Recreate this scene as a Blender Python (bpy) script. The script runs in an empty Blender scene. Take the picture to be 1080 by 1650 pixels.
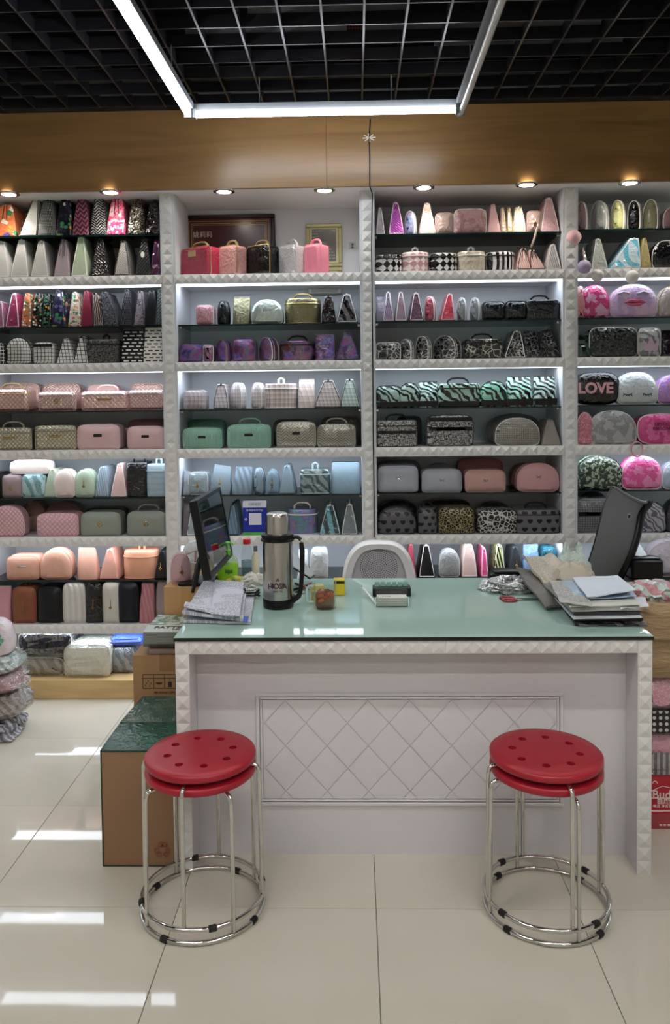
import bpy, math, random
from mathutils import Vector, Matrix, noise

# ------------------------------------------------------------------ camera, world, exposure
F, PX, PY = 1280.0, 540.0, 693.0
CAM = Vector((0, 0, 1.54))
R_ = math.radians
ROT = Matrix.Rotation(R_(1.43), 3, 'Z') @ Matrix.Rotation(R_(90 - 2.35), 3, 'X') @ Matrix.Rotation(R_(-.62), 3, 'Z')
scene = bpy.context.scene
COL = scene.collection
cd = bpy.data.cameras.new('camera'); cam = bpy.data.objects.new('camera', cd); COL.objects.link(cam)
cam.matrix_world = Matrix.Translation(CAM) @ ROT.to_4x4()
cd.sensor_fit = 'VERTICAL'; cd.sensor_height = 24; cd.sensor_width = 24 * 1080 / 1650
cd.lens = F / 1650 * 24; cd.shift_x = 0; cd.shift_y = -(825 - PY) / 1650
cd.clip_start = .05; cd.clip_end = 60
scene.camera = cam
wd = bpy.data.worlds.new('world'); scene.world = wd; wd.use_nodes = True
wd.node_tree.nodes['Background'].inputs[0].default_value = (.5, .53, .58, 1)
wd.node_tree.nodes['Background'].inputs[1].default_value = .3
scene.view_settings.view_transform = 'Standard'; scene.view_settings.look = 'None'
scene.view_settings.gamma = 1; scene.view_settings.use_curve_mapping = False
scene.view_settings.exposure = 0.0
TUBE_E, LED_E, DOWN_E = 27.0, 7.2, 6.0
FILL_E = 135.0

def ray(px, py): return ROT @ Vector(((px - PX) / F, -(py - PY) / F, -1))
def aty(px, py, Y): d = ray(px, py); return CAM + d * (Y / d.y)
def atz(px, py, Z): d = ray(px, py); return CAM + d * ((Z - CAM.z) / d.z)

# ------------------------------------------------------------------ materials
def lin(h):
    h = h.lstrip('#'); r = []
    for i in (0, 2, 4):
        c = int(h[i:i + 2], 16) / 255
        r.append(c / 12.92 if c < .04045 else ((c + .055) / 1.055) ** 2.4)
    return (*r, 1)
class NT:
    def __init__(s, name):
        s.m = bpy.data.materials.new(name); s.m.use_nodes = True; s.t = s.m.node_tree
        s.b = s.t.nodes['Principled BSDF']; s.out = s.t.nodes['Material Output']
        s._c = None
    def n(s, ty, **k):
        x = s.t.nodes.new(ty)
        for a, b in k.items(): setattr(x, a, b)
        return x
    def l(s, a, b): s.t.links.new(a, b)
    def f(s, op, *a):
        x = s.n('ShaderNodeMath', operation=op)
        for i, v in enumerate(a):
            if isinstance(v, (int, float)): x.inputs[i].default_value = v
            else: s.l(v, x.inputs[i])
        return x.outputs[0]
    def xyz(s):
        if not s._c:
            tc = s.n('ShaderNodeTexCoord'); sp = s.n('ShaderNodeSeparateXYZ'); s.l(tc.outputs['Object'], sp.inputs[0])
            s._c = (sp.outputs[0], sp.outputs[1], sp.outputs[2], tc.outputs['Object'])
        return s._c
    def uv(s):
        x, y, z, o = s.xyz(); return s.f('ADD', x, y), z
    def vec(s, u, v, w=0.0):
        c = s.n('ShaderNodeCombineXYZ')
        for i, q in enumerate((u, v, w)):
            if isinstance(q, (int, float)): c.inputs[i].default_value = q
            else: s.l(q, c.inputs[i])
        return c.outputs[0]
    def noise(s, scale, detail=2, vec=None, dist=0):
        x = s.n('ShaderNodeTexNoise'); x.inputs['Scale'].default_value = scale; x.inputs['Detail'].default_value = detail
        x.inputs['Distortion'].default_value = dist
        s.l(vec if vec is not None else s.xyz()[3], x.inputs['Vector']); return x
    def vor(s, scale, feat='F1', vec=None):
        x = s.n('ShaderNodeTexVoronoi', feature=feat); x.inputs['Scale'].default_value = scale
        s.l(vec if vec is not None else s.xyz()[3], x.inputs['Vector']); return x
    def mix(s, fac, a, b):
        x = s.n('ShaderNodeMix', data_type='RGBA')
        for sock, v in ((x.inputs[0], fac), (x.inputs[6], a), (x.inputs[7], b)):
            if isinstance(v, (int, float, tuple)): sock.default_value = v
            else: s.l(v, sock)
        return x.outputs[2]
    def ramp(s, fac, stops, const=False):
        x = s.n('ShaderNodeValToRGB'); r = x.color_ramp
        if const: r.interpolation = 'CONSTANT'
        while len(r.elements) < len(stops): r.elements.new(.5)
        for e, (p, c) in zip(r.elements, stops): e.position = p; e.color = c
        s.l(fac, x.inputs[0]); return x.outputs[0]
    def bump(s, h, strength=.3, dist=.01):
        x = s.n('ShaderNodeBump'); x.inputs['Strength'].default_value = strength; x.inputs['Distance'].default_value = dist
        s.l(h, x.inputs['Height']); s.l(x.outputs[0], s.b.inputs['Normal'])
    def set(s, **k):
        for a, v in k.items():
            q = s.b.inputs[a.replace('_', ' ')]
            if isinstance(v, (int, float, tuple)): q.default_value = v
            else: s.l(v, q)
_M = {}
def simple(name, col, rough=.5, metal=0., bump=None, **k):
    if name in _M: return _M[name]
    t = NT(name); t.set(Base_Color=lin(col), Roughness=rough, Metallic=metal, **k)
    if bump: t.bump(t.noise(bump[0], 3).outputs[0], bump[1], bump[2])
    _M[name] = t.m; return t.m
def emit(name, col, e):
    if name in _M: return _M[name]
    t = NT(name); t.set(Base_Color=lin(col), Emission_Color=lin(col), Emission_Strength=e, Roughness=.4)
    _M[name] = t.m; return t.m

def pattern(t, kind, sc):
    """returns (fac, bump height or None)"""
    u, v = t.uv(); f = t.f
    def tri(q, p): return f('ABSOLUTE', f('SUBTRACT', f('FRACT', f('DIVIDE', q, p)), .5))   # 0..0.5
    if kind == 'plain': return None, None
    if kind == 'ridge': r = f('SINE', f('MULTIPLY', u, 6.28 / sc)); return f('MULTIPLY', f('ADD', r, 1), .35), r
    if kind in ('quilt', 'lattice'):
        a = tri(f('ADD', u, v), sc); b = tri(f('SUBTRACT', u, v), sc)
        m = f('MAXIMUM', a, b); fac = f('GREATER_THAN', m, .40)
        return fac, f('SUBTRACT', 1.0, f('POWER', f('MULTIPLY', m, 2.0), 3.0))
    if kind in ('check', 'argyle'):
        a = f('FLOOR', f('DIVIDE', f('ADD', u, v), sc)); b = f('FLOOR', f('DIVIDE', f('SUBTRACT', u, v), sc))
        fac = f('ABSOLUTE', f('MODULO', f('ADD', a, b), 2.0))
        return fac, None
    if kind == 'diam':
        a = f('ADD', f('MULTIPLY', tri(u, sc), 1.0), tri(v, sc * 1.1)); return f('LESS_THAN', a, .46), None
    if kind == 'stripe': return f('GREATER_THAN', f('FRACT', f('DIVIDE', u, sc)), .5), None
    if kind == 'hstripe': return f('GREATER_THAN', f('FRACT', f('DIVIDE', v, sc)), .5), None
    if kind == 'window': return f('MAXIMUM', f('GREATER_THAN', tri(u, sc), .41), f('GREATER_THAN', tri(v, sc), .41)), None
    if kind == 'plaid':
        a = f('GREATER_THAN', tri(u, sc), .43); b = f('GREATER_THAN', tri(v, sc), .43)
        c = f('GREATER_THAN', tri(f('ADD', u, sc * .3), sc), .3); d = f('GREATER_THAN', tri(f('ADD', v, sc * .3), sc), .3)
        return f('ADD', f('MULTIPLY', f('ADD', a, b), .6), f('MULTIPLY', f('ADD', c, d), .22)), None
    if kind == 'zigzag': return f('GREATER_THAN', f('FRACT', f('DIVIDE', f('ADD', v, f('MULTIPLY', tri(u, sc), sc * 1.3)), sc * .8)), .55), None
    if kind == 'chev':
        h = f('FRACT', f('DIVIDE', f('ADD', v, f('MULTIPLY', tri(u, sc * 2.4), sc * 2.2)), sc * .75)); return f('GREATER_THAN', h, .6), h
    if kind == 'dots':
        a = f('SUBTRACT', f('FRACT', f('DIVIDE', u, sc)), .5); b = f('SUBTRACT', f('FRACT', f('DIVIDE', v, sc)), .5)
        return f('LESS_THAN', f('ADD', f('MULTIPLY', a, a), f('MULTIPLY', b, b)), .085), None
    if kind == 'dash':
        b = t.n('ShaderNodeTexBrick'); b.inputs['Scale'].default_value = 1 / sc; b.inputs['Mortar Size'].default_value = .085
        b.inputs['Color1'].default_value = b.inputs['Color2'].default_value = (0, 0, 0, 1); b.inputs['Mortar'].default_value = (1, 1, 1, 1)
        t.l(t.vec(u, v), b.inputs['Vector']); return f('SUBTRACT', 1.0, b.outputs[1]), None
    if kind == 'heart':
        row = f('MULTIPLY', f('MODULO', f('FLOOR', f('DIVIDE', f('ADD', v, 9 * sc), sc)), 2.0), .5)
        x = f('MULTIPLY', f('SUBTRACT', f('FRACT', f('ADD', f('DIVIDE', u, sc * 1.15), row)), .5), 4.0)
        y = f('MULTIPLY', f('SUBTRACT', f('FRACT', f('DIVIDE', v, sc)), .45), 4.0)
        x2 = f('MULTIPLY', x, x); q = f('SUBTRACT', f('ADD', x2, f('MULTIPLY', y, y)), 1.0)
        return f('LESS_THAN', f('SUBTRACT', f('MULTIPLY', f('MULTIPLY', q, q), q), f('MULTIPLY', x2, f('MULTIPLY', f('MULTIPLY', y, y), y))), 0.0), None
    if kind == 'snake':
        n = t.noise(14, 2); vv = t.n('ShaderNodeVectorMath', operation='MULTIPLY_ADD'); t.l(n.outputs[1], vv.inputs[0])
        vv.inputs[1].default_value = (.09, .09, .09); t.l(t.xyz()[3], vv.inputs[2])
        w = t.vor(1 / sc, 'DISTANCE_TO_EDGE', vv.outputs[0]).outputs[0]; a = f('LESS_THAN', w, .075)
        b = f('GREATER_THAN', t.noise(1 / sc * .45, 2).outputs[0], .5)
        return f('MINIMUM', f('ADD', f('MULTIPLY', a, f('ADD', f('MULTIPLY', b, .7), .3)), f('MULTIPLY', b, .06)), 1.0), None
    if kind == 'leopard':
        w = t.vor(1 / sc, 'F1').outputs[0]; e = t.vor(1 / sc, 'DISTANCE_TO_EDGE').outputs[0]
        return f('MULTIPLY', f('GREATER_THAN', e, .09), f('GREATER_THAN', w, .2)), None
    if kind == 'hex':
        e = t.vor(1 / sc, 'DISTANCE_TO_EDGE').outputs[0]; return f('LESS_THAN', e, .06), None
    if kind in ('leaf', 'animal', 'abstract'):
        w = t.n('ShaderNodeTexWave'); w.inputs['Scale'].default_value = .35 / sc; w.inputs['Distortion'].default_value = 9 if kind != 'animal' else 5
        w.inputs['Detail'].default_value = 1.5; w.inputs['Detail Scale'].default_value = 1.2
        w.bands_direction = 'DIAGONAL' if kind != 'animal' else 'X'
        t.l(t.xyz()[3], w.inputs['Vector']); return f('GREATER_THAN', w.outputs['Fac'], .52), None
    if kind == 'tweed':
        a = t.noise(1, 2, t.vec(f('MULTIPLY', u, 1.6 / sc), f('MULTIPLY', v, .3 / sc))).outputs[0]
        b = t.noise(1, 2, t.vec(f('MULTIPLY', u, .3 / sc), f('MULTIPLY', v, 1.6 / sc))).outputs[0]
        return f('GREATER_THAN', f('ADD', a, b), 1.0), a
    if kind == 'grid': return f('MAXIMUM', f('GREATER_THAN', tri(u, sc), .4), f('GREATER_THAN', tri(v, sc), .4)), None
    if kind == 'glit':
        c = t.vor(1 / sc); s2 = t.n('ShaderNodeSeparateColor'); t.l(c.outputs[1], s2.inputs[0]); return f('POWER', s2.outputs[0], 2.0), s2.outputs[1]
    if kind == 'blotch': return f('GREATER_THAN', t.noise(1 / sc, 3).outputs[0], .53), None
    return None, None

def mat(spec):
    """'kind|colour|colour2|finish|size'"""
    if spec in _M: return _M[spec]
    p = spec.split('|') + [''] * 5
    kind, c1, c2, fin = p[0], p[1], p[2] or p[1], p[3] or 'm'
    sc = float(p[4]) if p[4] else .03
    t = NT(kind + '_' + c1)
    def dk(c):                                        # near-black fabrics and vinyls keep a deep base
        k = .45 if max(c[:3]) < .035 else .9
        g = (c[0] * .3 + c[1] * .55 + c[2] * .15) * .17
        return ((c[0] * .83 + g) * k, (c[1] * .83 + g) * k, (c[2] * .83 + g) * k, 1)
    a, b = dk(lin(c1)), dk(lin(c2))
    if kind in ('floral', 'holo'):
        if kind == 'floral':
            v = t.vor(1 / sc, 'F1'); s2 = t.n('ShaderNodeSeparateColor'); t.l(v.outputs[1], s2.inputs[0])
            col = t.ramp(s2.outputs[0], [(0, a), (.35, b), (.55, lin('3f7f58')), (.7, a), (.82, lin('c9803c')), (.92, lin('efe2d6'))], True)
            col = t.mix(t.f('GREATER_THAN', v.outputs[0], .55), col, a)
        else:
            q = t.noise(1 / sc, 2, dist=1.0).outputs[0]
            col = t.ramp(q, [(.3, a), (.42, b), (.5, t.mix(.5, a, lin('5a66b0')) if 0 else tuple(.5 * i + .5 * j for i, j in zip(a, lin('6a70c0')))), (.58, tuple(.5 * i + .5 * j for i, j in zip(b, lin('b0558a')))), (.66, tuple(.6 * i + .4 * j for i, j in zip(a, lin('5fb0a6')))), (.75, a)])
        fac, h = None, None
        t.set(Base_Color=col)
    else:
        fac, h = pattern(t, kind, sc)
        if fac is None: t.set(Base_Color=a)
        else: t.set(Base_Color=t.mix(fac, a, b))
    if fin == 'm': t.set(Roughness=.6, Specular_IOR_Level=.3)
    if fin == 'l': t.set(Roughness=.36, Specular_IOR_Level=.35)                       # leather
    if fin == 'v': t.set(Roughness=.1, Specular_IOR_Level=.6)  # glossy vinyl or film
    if fin == 's': t.set(Metallic=.7, Roughness=.3)
    if fin == 'g': t.set(Metallic=.35, Roughness=.25)
    if fin == 't': t.set(Roughness=.1, Alpha=.74, Specular_IOR_Level=.8)
    if fin in 'vtsg':
        n = t.noise(28, 3, dist=1.3).outputs[0]
        t.bump(n if h is None else t.f('ADD', n, t.f('MULTIPLY', h, .4)), .75 if fin in 'vt' else .5, .011)
    elif h is not None: t.bump(h, .5, .006)
    else: t.bump(t.noise(30, 3).outputs[0], .25, .008)
    _M[spec] = t.m; return t.m

WHITE = simple('white_laminate', 'dcdcde', .38)
PANEL = simple('bay_white', 'cfd3d8', .45)
CHROME = simple('chrome', 'd2d2cf', .09, 1.)
BLACK = simple('black_plastic', '050608', .4, Specular_IOR_Level=.3)
RUBBER = simple('black_rubber', '0a0a0a', .6)
GOLD = simple('gold_metal', 'b99b62', .25, 1.)
SILVER = simple('silver_metal', 'c9c9c9', .22, 1.)
CARD = simple('cardboard', '9a7a58', .75, bump=(60, .15, .002))
PAPER = simple('paper', 'd5d9e4', .7)

def film_mat(name, col='ffffff', gl=.22):
    if name in _M: return _M[name]
    t = NT(name); nt = t.t; nt.nodes.remove(t.b)
    tr = t.n('ShaderNodeBsdfTransparent'); tr.inputs[0].default_value = lin(col)
    g = t.n('ShaderNodeBsdfGlossy'); g.inputs['Roughness'].default_value = .12
    bm = t.n('ShaderNodeBump'); bm.inputs['Strength'].default_value = 1; bm.inputs['Distance'].default_value = .02
    t.l(t.noise(35, 3, dist=1.2).outputs[0], bm.inputs['Height']); t.l(bm.outputs[0], g.inputs['Normal'])
    lw = t.n('ShaderNodeLayerWeight'); lw.inputs[0].default_value = .35; t.l(bm.outputs[0], lw.inputs['Normal'])
    mx = t.n('ShaderNodeMixShader'); t.l(t.f('ADD', t.f('MULTIPLY', lw.outputs[1], .6), gl * .4), mx.inputs[0])
    t.l(tr.outputs[0], mx.inputs[1]); t.l(g.outputs[0], mx.inputs[2]); t.l(mx.outputs[0], t.out.inputs[0])
    _M[name] = t.m; return t.m
FILM = film_mat('clear_film')
def glass_mat(name, col, edge=.06):
    if name in _M: return _M[name]
    t = NT(name); t.t.nodes.remove(t.b)
    tr = t.n('ShaderNodeBsdfTransparent'); tr.inputs[0].default_value = lin(col)
    g = t.n('ShaderNodeBsdfGlossy'); g.inputs['Roughness'].default_value = .03
    fr = t.n('ShaderNodeLayerWeight'); fr.inputs[0].default_value = .5
    mx = t.n('ShaderNodeMixShader'); t.l(t.f('ADD', t.f('MULTIPLY', t.f('POWER', fr.outputs[1], 4.0), .75), .05), mx.inputs[0]); t.l(tr.outputs[0], mx.inputs[1]); t.l(g.outputs[0], mx.inputs[2])
    t.l(mx.outputs[0], t.out.inputs[0]); _M[name] = t.m; return t.m
SHELFGLASS = glass_mat('shelf_glass', '8d9b98')
CLEARGLASS = glass_mat('clear_glass', 'f8fbfa')
GLASSEDGE = simple('glass_edge', '0c1f1e', .1)

# ------------------------------------------------------------------ mesh building
class MB:
    def __init__(s): s.v = []; s.f = []; s.mi = []
    def add(s, vs, fs, mi=0):
        o = len(s.v); s.v += [tuple(p) for p in vs]; s.f += [tuple(i + o for i in q) for q in fs]; s.mi += [mi] * len(fs); return s
    def box(s, x0, x1, y0, y1, z0, z1, mi=0):
        return s.add([(x0, y0, z0), (x1, y0, z0), (x1, y1, z0), (x0, y1, z0), (x0, y0, z1), (x1, y0, z1), (x1, y1, z1), (x0, y1, z1)],
              [(0, 3, 2, 1), (4, 5, 6, 7), (0, 1, 5, 4), (1, 2, 6, 5), (2, 3, 7, 6), (3, 0, 4, 7)], mi)
    def rings(s, rs, cap=True, closed=True, mi=0):
        n = len(rs[0]); vs = [p for r in rs for p in r]; fs = []
        for i in range(len(rs) - 1):
            for j in range(n if closed else n - 1):
                k = (j + 1) % n; fs.append((i * n + j, i * n + k, (i + 1) * n + k, (i + 1) * n + j))
        if cap: fs.append(tuple(range(n))[::-1]); fs.append(tuple((len(rs) - 1) * n + j for j in range(n)))
        return s.add(vs, fs, mi)
    def tube(s, path, r, n=6, closed=False, mi=0, flat=1.0):
        P = [Vector(p) for p in path]; m = len(P); rs = []; up = None
        for i, p in enumerate(P):
            a = P[(i - 1) % m] if (i or closed) else P[0]; b = P[(i + 1) % m] if (i < m - 1 or closed) else P[-1]
            d = (b - a); d = d.normalized() if d.length > 1e-9 else Vector((0, 0, 1))
            if up is None: up = Vector((0, 1, 0)) if abs(d.y) < .9 else Vector((1, 0, 0))
            sx = d.cross(up); sx = sx.normalized() if sx.length > 1e-6 else d.orthogonal().normalized()
            up = sx.cross(d).normalized()
            rr = r[i] if isinstance(r, (list, tuple)) else r
            rs.append([p + sx * math.cos(2 * math.pi * k / n) * rr + up * math.sin(2 * math.pi * k / n) * rr * flat for k in range(n)])
        if closed: rs.append(rs[0]); return s.rings(rs, cap=False, mi=mi)
        return s.rings(rs, mi=mi)
    def lathe(s, prof, n=24, c=(0, 0), mi=0, cap=True):
        return s.rings([[(c[0] + r * math.cos(2 * math.pi * k / n), c[1] + r * math.sin(2 * math.pi * k / n), z) for k in range(n)] for r, z in prof], cap=cap, mi=mi)
    def build(s, name, m, parent=None, smooth=True, ang=38, loc=None):
        me = bpy.data.meshes.new(name); me.from_pydata(s.v, [], s.f); me.validate()
        for q in (m if isinstance(m, (list, tuple)) else [m]): me.materials.append(q)
        if len(s.mi) == len(me.polygons): me.polygons.foreach_set('material_index', s.mi)
        if smooth: me.shade_smooth(); me.set_sharp_from_angle(angle=R_(ang))
        me.update(); return link(name, me, parent, loc)
def link(name, me, parent=None, loc=None):
    o = bpy.data.objects.new(name, me); COL.objects.link(o)
    if parent: o.parent = parent
    if loc is not None: o.location = loc
    return o
def tag(o, label=None, cat=None, group=None, kind=None):
    if label: o['label'] = label
    if cat: o['category'] = cat
    if group: o['group'] = group
    if kind: o['kind'] = kind
    return o
def thing(name, label, cat, loc=(0, 0, 0), rz=0, group=None):
    o = bpy.data.objects.new(name, None); o.empty_display_size = .05; COL.objects.link(o)
    o.location = loc; o.rotation_euler = (0, 0, rz); return tag(o, label, cat, group)
def BX(*a): return MB().box(*a)
def rbox(x0, x1, y0, y1, z0, z1, r=.004):
    """box with chamfered edges"""
    m = MB(); rs = []
    for z, i in ((z0, r), (z0 + r, 0), (z1 - r, 0), (z1, r)):
        a, b, c, d = x0 + i, x1 - i, y0 + i, y1 - i; q = r
        rs.append([(a + q, c, z), (b - q, c, z), (b, c + q, z), (b, d - q, z), (b - q, d, z), (a + q, d, z), (a, d - q, z), (a, c + q, z)])
    return m.rings(rs)
def text(s, size, m, parent, loc, rot=(math.pi / 2, 0, 0), ext=.0006, name='lettering', align='CENTER', sx=1.0, bold=0):
    c = bpy.data.curves.new(name, 'FONT'); c.body = s; c.size = size; c.extrude = ext; c.align_x = align; c.align_y = 'CENTER'; c.offset = bold; c.resolution_u = 3
    o = bpy.data.objects.new(name, c); me = bpy.data.meshes.new_from_object(o); bpy.data.objects.remove(o)
    me.materials.clear(); me.materials.append(m)
    o = link(name, me, parent, loc); o.rotation_euler = rot; o.scale = (sx, 1, 1); return o
def crumple(w, d, h, seed=0, amp=.25, nz=7, n=22, p=2.6, top=.45, fr=2.2):
    """soft irregular heap or packet, base on z = 0"""
    m = MB(); rs = []
    for i in range(nz + 1):
        t = i / nz; k = (1 - t ** 2.2) * (1 - top) + top * (1 if t < .98 else .75); k *= .9 + .1 * math.sin(min(1, t * 4) * math.pi / 2)
        r = []
        for j in range(n):
            a = 2 * math.pi * j / n; ca, sa = math.cos(a), math.sin(a)
            x = abs(ca) ** (2 / p) * math.copysign(1, ca); y = abs(sa) ** (2 / p) * math.copysign(1, sa)
            q = 1 + amp * noise.noise(Vector((x * fr + seed * 7.3, y * fr, t * fr * 1.5))) if i else 1
            zz = h * t + (h * amp * .6 * noise.noise(Vector((x * fr * 1.3, y * fr * 1.3 + seed * 3.1, t * 2))) if i else 0)
            r.append((x * w / 2 * k * q, y * d / 2 * k * q, max(zz, 0 if not i else .001)))
        rs.append(r)
    return m.rings(rs)

# ------------------------------------------------------------------ bags
def se(n, hw, zc, zu, zl, nu, nl, N=28):
    out = []
    for k in range(N):
        a = 2 * math.pi * (k + .5) / N; c, s_ = math.cos(a), math.sin(a)
        e = nu if s_ > 0 else nl
        out.append((hw * math.copysign(abs(c) ** (2 / e), c), zc + math.copysign(abs(s_) ** (2 / e), s_) * (zu if s_ > 0 else zl)))
    return out
def outline(t, w, h, lean=0):
    if t == 'dome': return se(0, w / 2, h * .36, h * .64, h * .36, 2.3, 5.5)
    if t == 'oval': return se(0, w / 2, h * .5, h * .5, h * .5, 3.2, 3.4)
    if t == 'box': return se(0, w / 2, h * .5, h * .5, h * .5, 9, 12)
    if t == 'soft': return se(0, w / 2, h * .45, h * .55, h * .45, 5.5, 9)
    if t in ('wedge', 'slim', 'tri'):
        R = []; tw = .3 if t == 'wedge' else (.45 if t == 'slim' else .1)
        K = 7
        for i in range(K):
            q = i / (K - 1); k = (1 - q) ** (1.0 if t != 'slim' else .7) * (1 - tw) + tw
            k *= 1 + .06 * math.sin(math.pi * q)
            if i == 0: k *= .95
            R.append((w / 2 * k, h * q * (1 if i else 0)))
        R.insert(1, (w / 2 * .99, h * .03))
        pts = R + [(-x, z) for x, z in R[::-1]]
        return [(x + lean * w * z / h, z) for x, z in pts]
def prism(out, d, bev, shear=0, puff=0):
    cx = sum(p[0] for p in out) / len(out); cz = sum(p[1] for p in out) / len(out)
    hh = max(p[1] for p in out); W = max(p[0] for p in out) - min(p[0] for p in out)
    rs = []
    for y, i in ((-d / 2 - puff, bev * 2.2 + puff * 3), (-d / 2, bev), (-d / 2 + bev, 0), (0, -.0 - puff * .5), (d / 2 - bev, 0), (d / 2, bev)):
        kx = 1 - 2 * i / W; kz = 1 - 2 * i / hh
        rs.append([(cx + (x - cx) * kx, y + shear * z * (1 - (y + d / 2) / d if y > -d / 2 else 1), max(0, cz + (z - cz) * kz)) for x, z in out])
    return MB().rings(rs), rs
def loft_case(w, d, h, n=3.2, belly=.03, taper=0, flare=0, N=28, top='flat'):
    rs = []
    lv = [(0, .95), (.02, 1), (.25, 1 + belly * .7), (.5, 1 + belly), (.8, 1 + belly * .4), (.95, 1), (1, .94)]
    for t, k in lv:
        a = w / 2 * k * (1 - taper * t); b = d / 2 * k
        if top == 'zip': b = max(.005, d / 2 * (1 - t ** 1.6 * .94)); a = w / 2 * (1 - taper * t) * (.97 if t in (0, 1) else 1)
        rs.append([(a * math.copysign(abs(math.cos(q)) ** (2 / n), math.cos(q)), b * math.copysign(abs(math.sin(q)) ** (2 / n), math.sin(q)), h * t) for q in [2 * math.pi * (j + .5) / N for j in range(N)]])
    return MB().rings(rs), rs
def scale_ring(r, k, dz=0):
    cx = sum(p[0] for p in r) / len(r); cy = sum(p[1] for p in r) / len(r)
    return [(cx + (p[0] - cx) * k, cy + (p[1] - cy) * k, p[2] + dz) for p in r]
DEP = dict(dome=.1, oval=.11, box=.15, soft=.13, wedge=.2, slim=.2, tri=.17, case=.15, cyl=.17, pouch=.08, tote=.1, slouch=.09)
def bag(t, w, h, spec, opts, label, loc, rz=0, group=None, d=None, lean=0):
    d = d or DEP[t]
    root = thing({'case': 'vanity_case', 'cyl': 'vanity_case', 'box': 'cosmetic_box', 'tote': 'tote_bag'}.get(t, 'cosmetic_pouch'), label, 'cosmetic bag', loc, rz, group)
    m = mat(spec)
    trim = mat('plain|e6e1de||l') if 'w' in opts else mat('plain|c9ad6a||s') if 'y' in opts else mat('plain|15161a||l') if 'k' in opts else None
    tr0 = trim or mat('plain|%s||l' % (spec.split('|')[1]))
    fy = -d / 2
    if t in ('dome', 'oval', 'box', 'soft', 'wedge', 'slim', 'tri'):
        out = outline(t, w, h, lean)
        wed = t in ('wedge', 'slim', 'tri')
        b, rs = prism(out, d, .006 if wed else .014, .18 if wed else 0, .004 if t in ('dome', 'oval', 'soft') else 0)
        b.build('body', m, root)
        if trim or not wed:
            MB().tube(rs[1] if wed else rs[2], (.0019 if wed else .0026) if trim else .002, 5, closed=True).build('piping', trim or tr0, root)
        if 'R' in opts: MB().tube([(x, y - .001, z) for x, y, z in rs[4]], .0024, 5, closed=True).tube([(x * 1.004, -y * .3, z) for x, y, z in rs[4]], .002, 5, closed=True).build('zipper', trim or mat('plain|15161a||l'), root)
        if wed:
            z = h - .003; q = .18 * h; lx = lean * w
            MB().tube([(lx, fy + q - .004, z), (lx, fy + q + .01, z + .003), (lx, d / 2 - .004, z + .003)], .0045, 6).build('zipper', tr0, root)
            if 'z' in opts:
                for sgn in (-1, 1):
                    MB().tube([(lx + sgn * .006, fy + q - .003, z - .002), (lx * .8 + sgn * .009, fy + q * .75 - .005, h * .75), (lx * .6 + sgn * .011, fy + q * .55 - .006, h * .55)], .0018, 5).build('zip_edge', trim or mat('plain|15161a||l'), root)
        if 'l' in opts or t in ('box',):
            zz = h * .78; ring = [(x, y, zz) for x, y in [(-w / 2 * .985, fy + .008), (-w / 2 * .9, fy - .0005), (w / 2 * .9, fy - .0005), (w / 2 * .985, fy + .008), (w / 2 * .985, d / 2 - .01), (-w / 2 * .985, d / 2 - .01)]]
            if 'n' not in opts: MB().tube(ring, .0022, 5, closed=True).build('zipper', trim or mat('plain|77706c||l'), root)
    elif t in ('case', 'cyl'):
        d = d if t == 'case' else min(d, w * .85)
        fy = -d / 2
        b, rs = loft_case(w, d, h, 6 if t == 'case' else 2.7)
        b.build('body', m, root)
        for i, rr in ((4, .0035), (1, .0025)):
            MB().tube(scale_ring(rs[i], 1.01), rr, 5, closed=True).build('piping', trim or tr0, root)
        fy = min(p[1] for p in rs[3])
    else:
        b, rs = loft_case(w, d, h, 5, taper={'tote': .12, 'pouch': .02, 'slouch': .25}[t], top='zip')
        if t == 'slouch':
            b.v = [(x + lean * w * z / h + w * .09 * noise.noise(Vector((x * 22, z * 22, loc[0] * 9))), y, z * (1 + .10 * noise.noise(Vector((x * 14, 3, loc[0] * 5))))) for x, y, z in b.v]
        b.build('body', m, root)
        k = 1 - {'tote': .12, 'pouch': .02, 'slouch': .25}[t]
        if t != 'slouch': MB().tube([(-w / 2 * k, 0, h), (w / 2 * k, 0, h)], .0042, 6).build('zipper', trim or mat('plain|8b8580||l'), root)
    ew = w if t not in ('wedge', 'slim', 'tri') else w * .5
    if 'h' in opts:
        hw = min(.055, w * .27); hh = .03
        P = [(-hw, 0, h - .006), (-hw * .95, 0, h + hh * .45), (-hw * .6, 0, h + hh * .9), (0, 0, h + hh), (hw * .6, 0, h + hh * .9), (hw * .95, 0, h + hh * .45), (hw, 0, h - .006)]
        MB().tube(P, .0052, 6, flat=1.7).build('handle', tr0, root)
    if 'j' in opts:                                   # short upright tab handle
        MB().tube([(-.014, 0, h - .004), (-.013, 0, h + .022), (0, 0, h + .03), (.013, 0, h + .022), (.014, 0, h - .004)], .006, 6).build('handle', tr0, root)
    if 'p' in opts: rbox(-ew * .14, ew * .14, fy - .0055, fy + .004, h * .52, h * .60, .0015).build('name_plate', GOLD if spec[:6] != 'plain|' or 'G' in opts else SILVER, root)
    if 'o' in opts: rbox(-ew * .1, ew * .1, fy - .0055, fy + .004, h * .5, h * .62, .0015).build('name_plate', simple('dark_plate', '2a2522', .3, .6), root)
    if 'e' in opts:
        c = [(.012 * math.cos(q), fy - .004, h * .5 + .012 * math.sin(q)) for q in [2 * math.pi * k / 14 for k in range(14)]]
        MB().tube(c, .0022, 5, closed=True).tube([(-.004, fy - .004, h * .5 - .005), (.004, fy - .004, h * .5 + .005)], .002, 5).build('round_emblem', GOLD, root)
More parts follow.
